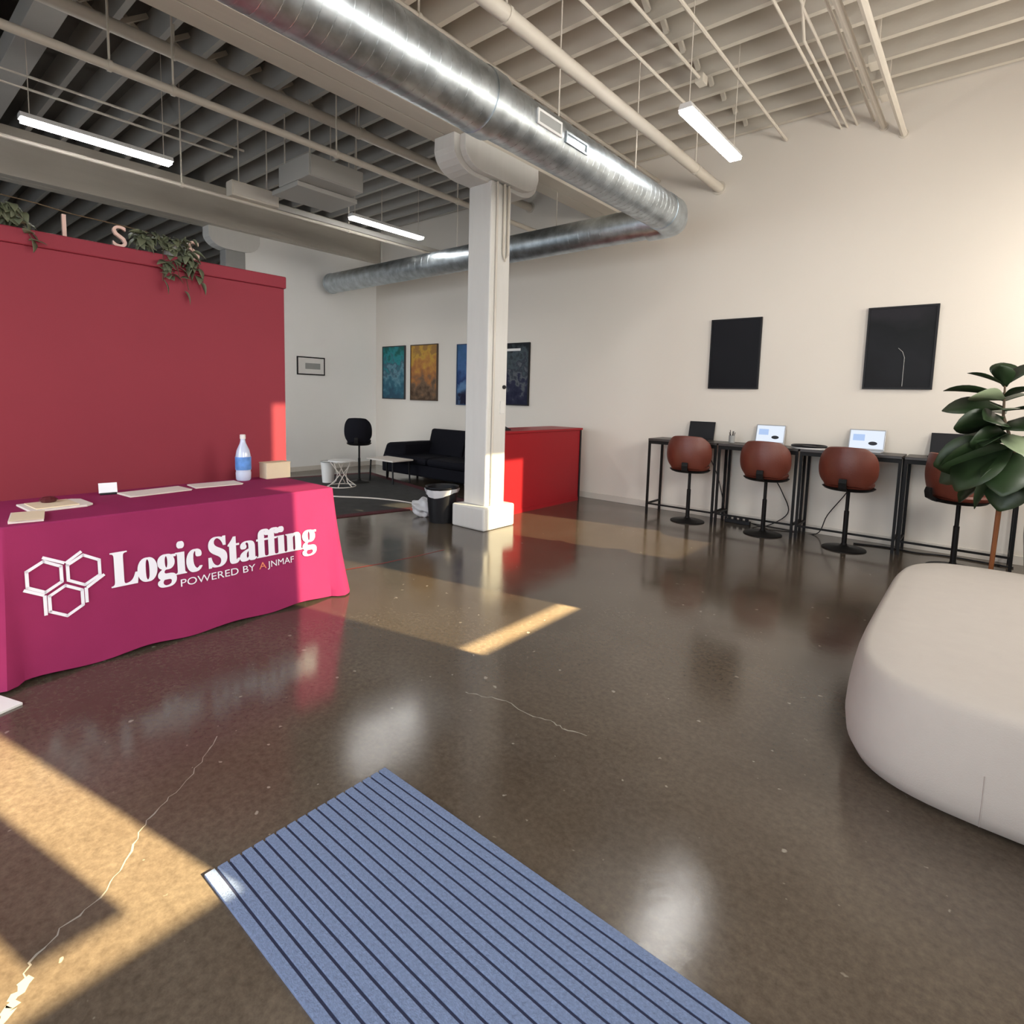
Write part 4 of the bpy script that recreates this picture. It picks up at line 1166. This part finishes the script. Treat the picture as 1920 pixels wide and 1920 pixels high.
def screen_material():
    m = bpy.data.materials.new('lit_screen')
    m.use_nodes = True
    nt = m.node_tree
    b = nt.nodes['Principled BSDF']
    b.inputs['Base Color'].default_value = (.02, .02, .02, 1)
    b.inputs['Emission Color'].default_value = (.80, .88, 1.0, 1)
    b.inputs['Emission Strength'].default_value = .95
    return m
m_lit = screen_material()
m_icon = mat('screen_dark_icon', (.01, .012, .02), .5)
m_blueui = mat('screen_blue_patch', (.02, .02, .03), .5, emit=(.45, .62, .95), estr=.9)
m_silver = mat('silver_shell', (.42, .43, .45), .4, metal=.6)
def laptop(x, y, rz, lit, label, w=.165):
    t = thing('laptop', (x, y, ZB), label, 'laptop', rz)
    sh = m_silver if lit else m_black
    boxobj('keyboard_deck', (-w, -.12, .001), (w, .115, .016), sh, t, bevel=.004)
    lid = boxobj('lid', (-w, 0, 0), (w, .008, .225), sh, t, bevel=.003)
    lid.location = (0, .105, .016)
    lid.rotation_euler = (-.22, 0, 0)
    boxobj('screen', (-w + .012, -.0015, .016), (w - .012, 0, .213), m_lit if lit else m_black, lid)
    if lit:
        bm = B()
        lathe(bm, [(.001, 0), (.028, 0), (.028, .0012)], seg=14)
        o = obj('dark_icon', bm, m_icon, lid, loc=(.06, -.0015, .075))
        o.rotation_euler = (PI / 2, 0, 0)
        o.scale = (1.5, .75, 1)
        boxobj('blue_patch', (-.13, -.0022, .10), (-.02, -.0015, .17), m_blueui, lid)
    return t
laptop(-2.81, 7.12, .05, False, 'dark laptop with its screen off on the leftmost bar table')
laptop(-1.98, 7.12, .0, True, 'lit silver laptop on the second bar table from the left')
laptop(-.99, 7.10, -.03, True, 'lit silver laptop on the third bar table from the left', .17)
laptop(-.26, 7.12, .0, False, 'dark laptop with its screen off behind the fiddle-leaf plant', .17)
t = thing('pen_cup', (-2.37, 7.08, ZB), 'dark pen cup between the two left laptops', 'cup')
bm = B()
lathe(bm, [(.034, .001), (.036, .09), (.031, .09), (.030, .01)], seg=16)
obj('cup', bm, m_grey_col, t, smooth=True)
for i in range(5):
    a = i * 1.3
    bm = B()
    tube(bm, [(.01 * math.cos(a), .01 * math.sin(a), .02), (.035 * math.cos(a), .03 * math.sin(a), .13 + .012 * (i % 3))], .004, 6)
    obj('pen', bm, m_black, t)
t = thing('round_tray', (-1.50, 7.02, ZB), 'white oval tray with a black rim between the lit laptops', 'tray')
bm = B()
lathe(bm, [(.165, .001), (.17, .02), (.16, .024)], seg=32)
o = obj('dish', bm, m_white, t, smooth=True)
o.scale = (1, .95, 1)
bm = B()
ring = [(.17 * math.cos(2 * PI * i / 32), .162 * math.sin(2 * PI * i / 32), .03) for i in range(33)]
tube(bm, ring, .012, 8)
obj('rim', bm, m_black, t, smooth=True)
# power strip and cords under the tables
t = thing('power_strip', (-2.26, 7.16, 0), 'black power strip on the floor under the bar tables', 'power strip')
boxobj('body', (-.15, -.03, 0), (.15, .03, .045), m_black, t, bevel=.006)
for i in range(4):
    boxobj('plug', (-.12 + i * .07, -.02, .045), (-.085 + i * .07, .015, .075), m_black, t, bevel=.003)
def cord(pts, label, m=m_black, r=.006, name='cord'):
    # smooth by Catmull-Rom
    P = [Vector(q) for q in pts]
    out = []
    for i in range(len(P) - 1):
        p0, p1, p2, p3 = P[max(0, i - 1)], P[i], P[i + 1], P[min(len(P) - 1, i + 2)]
        for k in range(6):
            s = k / 6
            out.append(.5 * ((2 * p1) + (p2 - p0) * s + (2 * p0 - 5 * p1 + 4 * p2 - p3) * s * s + (3 * p1 - p0 - 3 * p2 + p3) * s ** 3))
    out.append(P[-1])
    bm = B()
    tube(bm, out, r, 6)
    return tag(obj(name, bm, m, smooth=True), label, 'cord')
cord([(-2.0, 7.24, .98), (-1.95, 7.26, .7), (-1.80, 7.24, .45), (-1.72, 7.25, .20), (-1.95, 7.2, .01), (-2.10, 7.16, .03)], 'black cord hanging below the left lit laptop')
cord([(-2.80, 7.25, .98), (-2.6, 7.26, .6), (-2.5, 7.25, .3), (-2.42, 7.18, .05)], 'black cord hanging below the leftmost laptop')
cord([(-1.02, 7.25, .98), (-1.1, 7.26, .6), (-1.30, 7.24, .25), (-1.40, 7.2, .012), (-1.75, 7.18, .012), (-2.08, 7.15, .03)], 'black cord hanging below the right lit laptop')
cord([(-1.0, 7.05, .008), (-.7, 7.12, .008), (-.45, 7.08, .008), (-.2, 7.16, .008), (.3, 7.1, .008)], 'black cord lying on the floor at the right end of the bar tables', r=.008)

# ------------------------------------------------------------------ ottoman
t = thing('ottoman', (.545, 3.70, 0), 'large rounded light grey upholstered ottoman at the right', 'ottoman')
def superell(hx, hy, z, e=.36, n=80):
    out = []
    for i in range(n):
        a = 2 * PI * i / n
        c, s = math.cos(a), math.sin(a)
        out.append((hx * math.copysign(abs(c) ** e, c), hy * math.copysign(abs(s) ** e, s), z))
    return out
def otto_ring(ins, z):
    return superell(.95 - ins, 1.225 - ins, z)
bm = B()
loft(bm, [otto_ring(*q) for q in ((.14, 0), (.08, .008), (.035, .035), (.008, .09), (0, .16), (.004, .24), (.014, .32), (.024, .38), (.034, .415), (.05, .438), (.075, .449), (.2, .456), (.5, .460))])
obj('cushion', bm, m_otto, t, smooth=True)
bm = B()
sm = superell(.70 - .004, .96 - .004, .18)
tube(bm, [(-.50, -.945, .035), (-.10, -.957, .02 + .03)], .002, 5)
bm.free()
bm = B()
tube(bm, [(-.45, -1.185, .035), (-.45, -1.214, .09), (-.45, -1.221, .16), (-.45, -1.218, .24)], .0022, 5)
obj('seam', bm, mat('seam_thread', (.36, .32, .29), .9), t, smooth=True)
bm = B()
bm.free()

# ------------------------------------------------------------------ fiddle-leaf plant in a stand
t = thing('fiddle_leaf_plant', (.44, 5.33, 0), 'large-leaved fiddle-leaf plant in a grey pot on a wooden stand', 'plant')
bm = B()
lathe(bm, [(.12, .34), (.16, .36), (.185, .62), (.19, .86), (.175, .86), (.165, .80)], seg=28)
obj('pot', bm, m_grey, t, smooth=True)
bm = B()
lathe(bm, [(.165, .79), (.165, .80)], seg=20)
obj('soil', bm, m_stem, t)
for i in range(4):
    a = PI * .98 + i * PI / 2
    bm = B()
    tube(bm, [(.34 * math.cos(a), .34 * math.sin(a), .0), (.325 * math.cos(a), .325 * math.sin(a), .92)], [.013, .017], 8)
    obj('stand_leg', bm, m_wood, t, smooth=True)
for i in range(2):
    a = PI * .98 + i * PI / 2
    bm = B()
    tube(bm, [(.33 * math.cos(a), .33 * math.sin(a), .325), (-.33 * math.cos(a), -.33 * math.sin(a), .325)], .012, 8)
    obj('stand_crossbar', bm, m_wood, t, smooth=True)
STEM = [(0, 0, .79), (-.12, -.02, .95), (-.28, .0, 1.20), (-.36, .0, 1.45), (-.37, .0, 1.68)]
bm = B()
tube(bm, STEM, [.014, .012, .011, .009, .006], 8)
obj('trunk', bm, m_stem, t, smooth=True)
def stem_at(z):
    for a, b in zip(STEM, STEM[1:]):
        if a[2] <= z <= b[2]:
            k = (z - a[2]) / (b[2] - a[2])
            return [a[j] + (b[j] - a[j]) * k for j in range(3)]
    return list(STEM[-1])
big = leaf_mesh('leaf', 1, .72, m_leaf, .14, 10, 1.35)
bigp = leaf_mesh('leaf', 1, .72, m_leaf_pale, .14, 10, 1.35)
def leaf(pos, az, el, L, roll=0, pale=False, wid=1.0):
    o = bpy.data.objects.new('leaf', bigp if pale else big)
    COL.objects.link(o)
    o.parent = t
    o.location = pos
    o.rotation_euler = (Matrix.Rotation(az, 4, 'Z') @ Matrix.Rotation(-el, 4, 'Y') @ Matrix.Rotation(roll, 4, 'X')).to_euler()
    o.scale = (L, L * wid, L)
R_ = math.radians
# (height on stem, azimuth deg, elevation deg, length, roll deg, pale)
for z, az, el, L, ro, pl in (
        (1.66, 180, 30, .20, 4, 0), (1.66, 10, 50, .20, 20, 0), (1.65, 250, 60, .16, 0, 0), (1.66, 100, 55, .2, 0, 0),
        (1.58, 178, 14, .30, 8, 0), (1.58, 320, 20, .24, 0, 0), (1.56, 220, 10, .22, 30, 1), (1.55, 60, 20, .24, 0, 0),
        (1.50, 182, 2, .30, -30, 0), (1.50, 270, 5, .20, -10, 0), (1.48, 350, 12, .26, 0, 0), (1.46, 120, 8, .26, 0, 0),
        (1.42, 200, -8, .27, 55, 0), (1.40, 250, 10, .24, -40, 0), (1.40, 300, 0, .26, 30, 0), (1.38, 30, 6, .27, 0, 0),
        (1.36, 170, -16, .24, -35, 0), (1.33, 235, -14, .22, 15, 0), (1.32, 290, -20, .24, 0, 1), (1.30, 90, -4, .26, 0, 0),
        (1.28, 190, -22, .34, 20, 0), (1.24, 215, -38, .36, -15, 0), (1.22, 175, -30, .38, -40, 0), (1.20, 260, -40, .30, 0, 0),
        (1.16, 200, -52, .34, 35, 0), (1.14, 165, -40, .36, 10, 0), (1.12, 235, -58, .28, -20, 0), (1.10, 300, -30, .26, 0, 1),
        (1.30, 215, -5, .22, 60, 0), (1.20, 188, -12, .36, 62, 0)):
    leaf(stem_at(z), R_(az), R_(el), L * (1.15 if z > 1.3 else 1.3), R_(ro), bool(pl))

# ------------------------------------------------------------------ striped mat
MX0, MX1, MY0, MY1 = -1.725, .12, .648, 1.345
t = thing('door_mat', ((MX0 + MX1) / 2, (MY0 + MY1) / 2, 0), 'blue grey ribbed door mat with navy stripes', 'mat')
hw, hh = (MX1 - MX0) / 2, (MY1 - MY0) / 2
boxobj('backing', (-hw + .006, -hh + .006, .0005), (hw - .006, hh - .006, .006), m_groove, t, bevel=.002)
NR = 18
pitch = (2 * hh) / NR
ribo = None
for i in range(NR):
    yc = -hh + pitch * (i + .5)
    if ribo is None:
        bm = B()
        g = pitch * .5 - .0042
        prism(bm, [(-g, .001), (-g, .0085), (-g + .0015, .0095), (g - .0015, .0095), (g, .0085), (g, .001)], 0, -hw, hw)
        ribo = obj('rib', bm, m_mat, t, loc=(0, yc, 0))
    else:
        dup_mesh(ribo, 'rib', (0, yc, 0), t)

# ------------------------------------------------------------------ lounge corner
t = thing('sofa', (-7.25, 6.75, 0), 'low black sofa against the far wall below the pictures', 'sofa')
boxobj('seat_base', (-1.05, -.40, .10), (1.35, .42, .30), m_navy, t, bevel=.03)
boxobj('seat_cushion', (-1.0, -.43, .30), (.15, .25, .43), m_navy, t, bevel=.05, )
boxobj('seat_cushion', (.17, -.43, .30), (1.33, .25, .43), m_navy, t, bevel=.05)
bm = B()
prism(bm, [(.20, .34), (.46, .34), (.50, .86), (.34, .88)], 0, -.55, .35)
obj('back_cushion', bm, m_navy, t, bevel=.04)
bm = B()
prism(bm, [(.20, .34), (.46, .34), (.50, .85), (.34, .87)], 0, .37, 1.35)
obj('back_cushion', bm, m_navy, t, bevel=.04)
bm = B()
prism(bm, [(-1.10, .30), (-.50, .30), (-.45, .66), (-.95, .62)], 1, -.38, .45)
obj('armrest', bm, m_navy, t, bevel=.05)
for sx in (-.95, 1.25):
    for sy in (-.34, .36):
        bm = B()
        tube(bm, [(sx, sy, 0), (sx, sy, .11)], [.015, .022], 8)
        obj('leg', bm, m_blackmetal, t, smooth=True)
rug = thing('area_rug', (-7.35, 4.98, 0), 'dark patterned rug with a burgundy border in front of the sofa', 'rug', -.22)
boxobj('field', (-1.62, -1.02, .001), (1.62, 1.02, .007), m_rug, rug)
for lo, hi in (((-1.75, -1.15, .001), (1.75, -1.02, .009)), ((-1.75, 1.02, .001), (1.75, 1.15, .009)), ((-1.75, -1.02, .001), (-1.62, 1.02, .009)), ((1.62, -1.02, .001), (1.75, 1.02, .009))):
    boxobj('border', lo, hi, m_burg, rug)
t = thing('wire_side_table', (-7.75, 5.15, .008), 'small round side table with a curved pale wire base on the rug', 'side table')
bm = B()
lathe(bm, [(.20, .40), (.205, .405), (.205, .418), (.20, .422)], seg=28)
obj('table_top', bm, m_white, t, smooth=True)
for i in range(6):
    a = i * PI / 3 + .2
    c, s = math.cos(a), math.sin(a)
    bm = B()
    tube(bm, [(.18 * c, .18 * s, .40), (.10 * c - .03 * s, .10 * s + .03 * c, .28), (.04 * c - .05 * s, .04 * s + .05 * c, .20), (.12 * c, .12 * s, .08), (.22 * c, .22 * s, .008)], .009, 6)
    obj('wire_leg', bm, m_paper, t, smooth=True)
bm = B()
tube(bm, [(.22 * math.cos(2 * PI * i / 24), .22 * math.sin(2 * PI * i / 24), .008) for i in range(25)], .008, 6)
obj('base_ring', bm, m_paper, t, smooth=True)
t = thing('coffee_table', (-7.65, 6.02, .0095), 'low pale topped coffee table in front of the sofa', 'coffee table')
boxobj('table_top', (-.35, -.22, .37), (.35, .22, .395), m_paper, t, bevel=.004)
for sx in (-.31, .31):
    for sy in (-.18, .18):
        bm = B()
        tube(bm, [(sx, sy, .0), (sx * .94, sy * .94, .37)], .014, 8)
        obj('leg', bm, m_black, t, smooth=True)
t = thing('waste_basket', (-8.25, 5.22, .008), 'small pale waste basket left of the wire side table', 'basket')
bm = B()
lathe(bm, [(.09, .001), (.115, .34), (.12, .345), (.108, .34), (.085, .02)], seg=20)
obj('body', bm, m_white, t, smooth=True)
bm = B()
lathe(bm, [(.118, .335), (.123, .345), (.118, .352)], seg=20, cap=False)
obj('rim', bm, m_grey, t, smooth=True)

# black bin with a liner beside the column
t = thing('trash_bin', (-4.86, 4.60, 0), 'black trash bin with a white liner beside the white column', 'bin')
bm = B()
lathe(bm, [(.15, .001), (.185, .40), (.20, .41), (.20, .425), (.175, .41), (.14, .02)], seg=28)
obj('body', bm, m_black, t, smooth=True)
bm = B()
rings = []
for z, r, am in ((.33, .185, .008), (.36, .195, .01), (.40, .205, .006), (.43, .207, .006), (.44, .190, .006), (.40, .168, .004)):
    rings.append([((r + am * math.sin(j * 2.3 + z * 30)) * math.cos(2 * PI * j / 36), (r + am * math.sin(j * 2.3 + z * 30)) * math.sin(2 * PI * j / 36),
                   z + .03 * math.sin(2 * PI * j / 36 * 2 + 1) * (1 if z < .40 else .2)) for j in range(36)])
loft(bm, rings[:3], cap=False)
obj('liner', bm, m_bag, t, smooth=True)
# crumpled bag
t = thing('plastic_bag', (-5.24, 4.66, 0), 'crumpled white plastic bag on the floor left of the black bin', 'bag')
bm = B()
bmesh.ops.create_icosphere(bm, subdivisions=4, radius=.13)
for v in bm.verts:
    q = v.co.copy()
    k = 1 + .16 * math.sin(q.x * 40 + q.z * 25) * math.cos(q.y * 37) + .10 * math.sin(q.z * 60 + q.x * 30) + .07 * math.sin(q.y * 90)
    v.co = Vector((q.x * k * 1.25, q.y * k, max(q.z * k * .85 + .10, .001)))
obj('bag_body', bm, m_bag, t, smooth=True)
bm = B()
tube(bm, [(.06, 0, .17), (.10, .02, .23), (.14, .0, .25), (.17, .03, .20)], [.02, .03, .022, .008], 8)
obj('tied_end', bm, m_bag, t, smooth=True)
cord([(-5.36, 4.70, .008), (-5.7, 4.98, .008), (-6.05, 5.02, .012), (-6.55, 4.85, .016), (-7.0, 4.55, .016), (-7.3, 4.4, .016)], 'pale cord running across the floor from the white plastic bag', m_paper, .010)
# thin red line laid flat on the floor
bm = B()
ribbon(bm, [(-4.05, 2.72), (-3.98, 3.04), (-3.94, 3.4), (-3.92, 3.75)], .012, 0, .001)
tag(obj('floor_streak', bm, m_redstreak), 'thin red line on the floor between the magenta table and the column', 'streak')
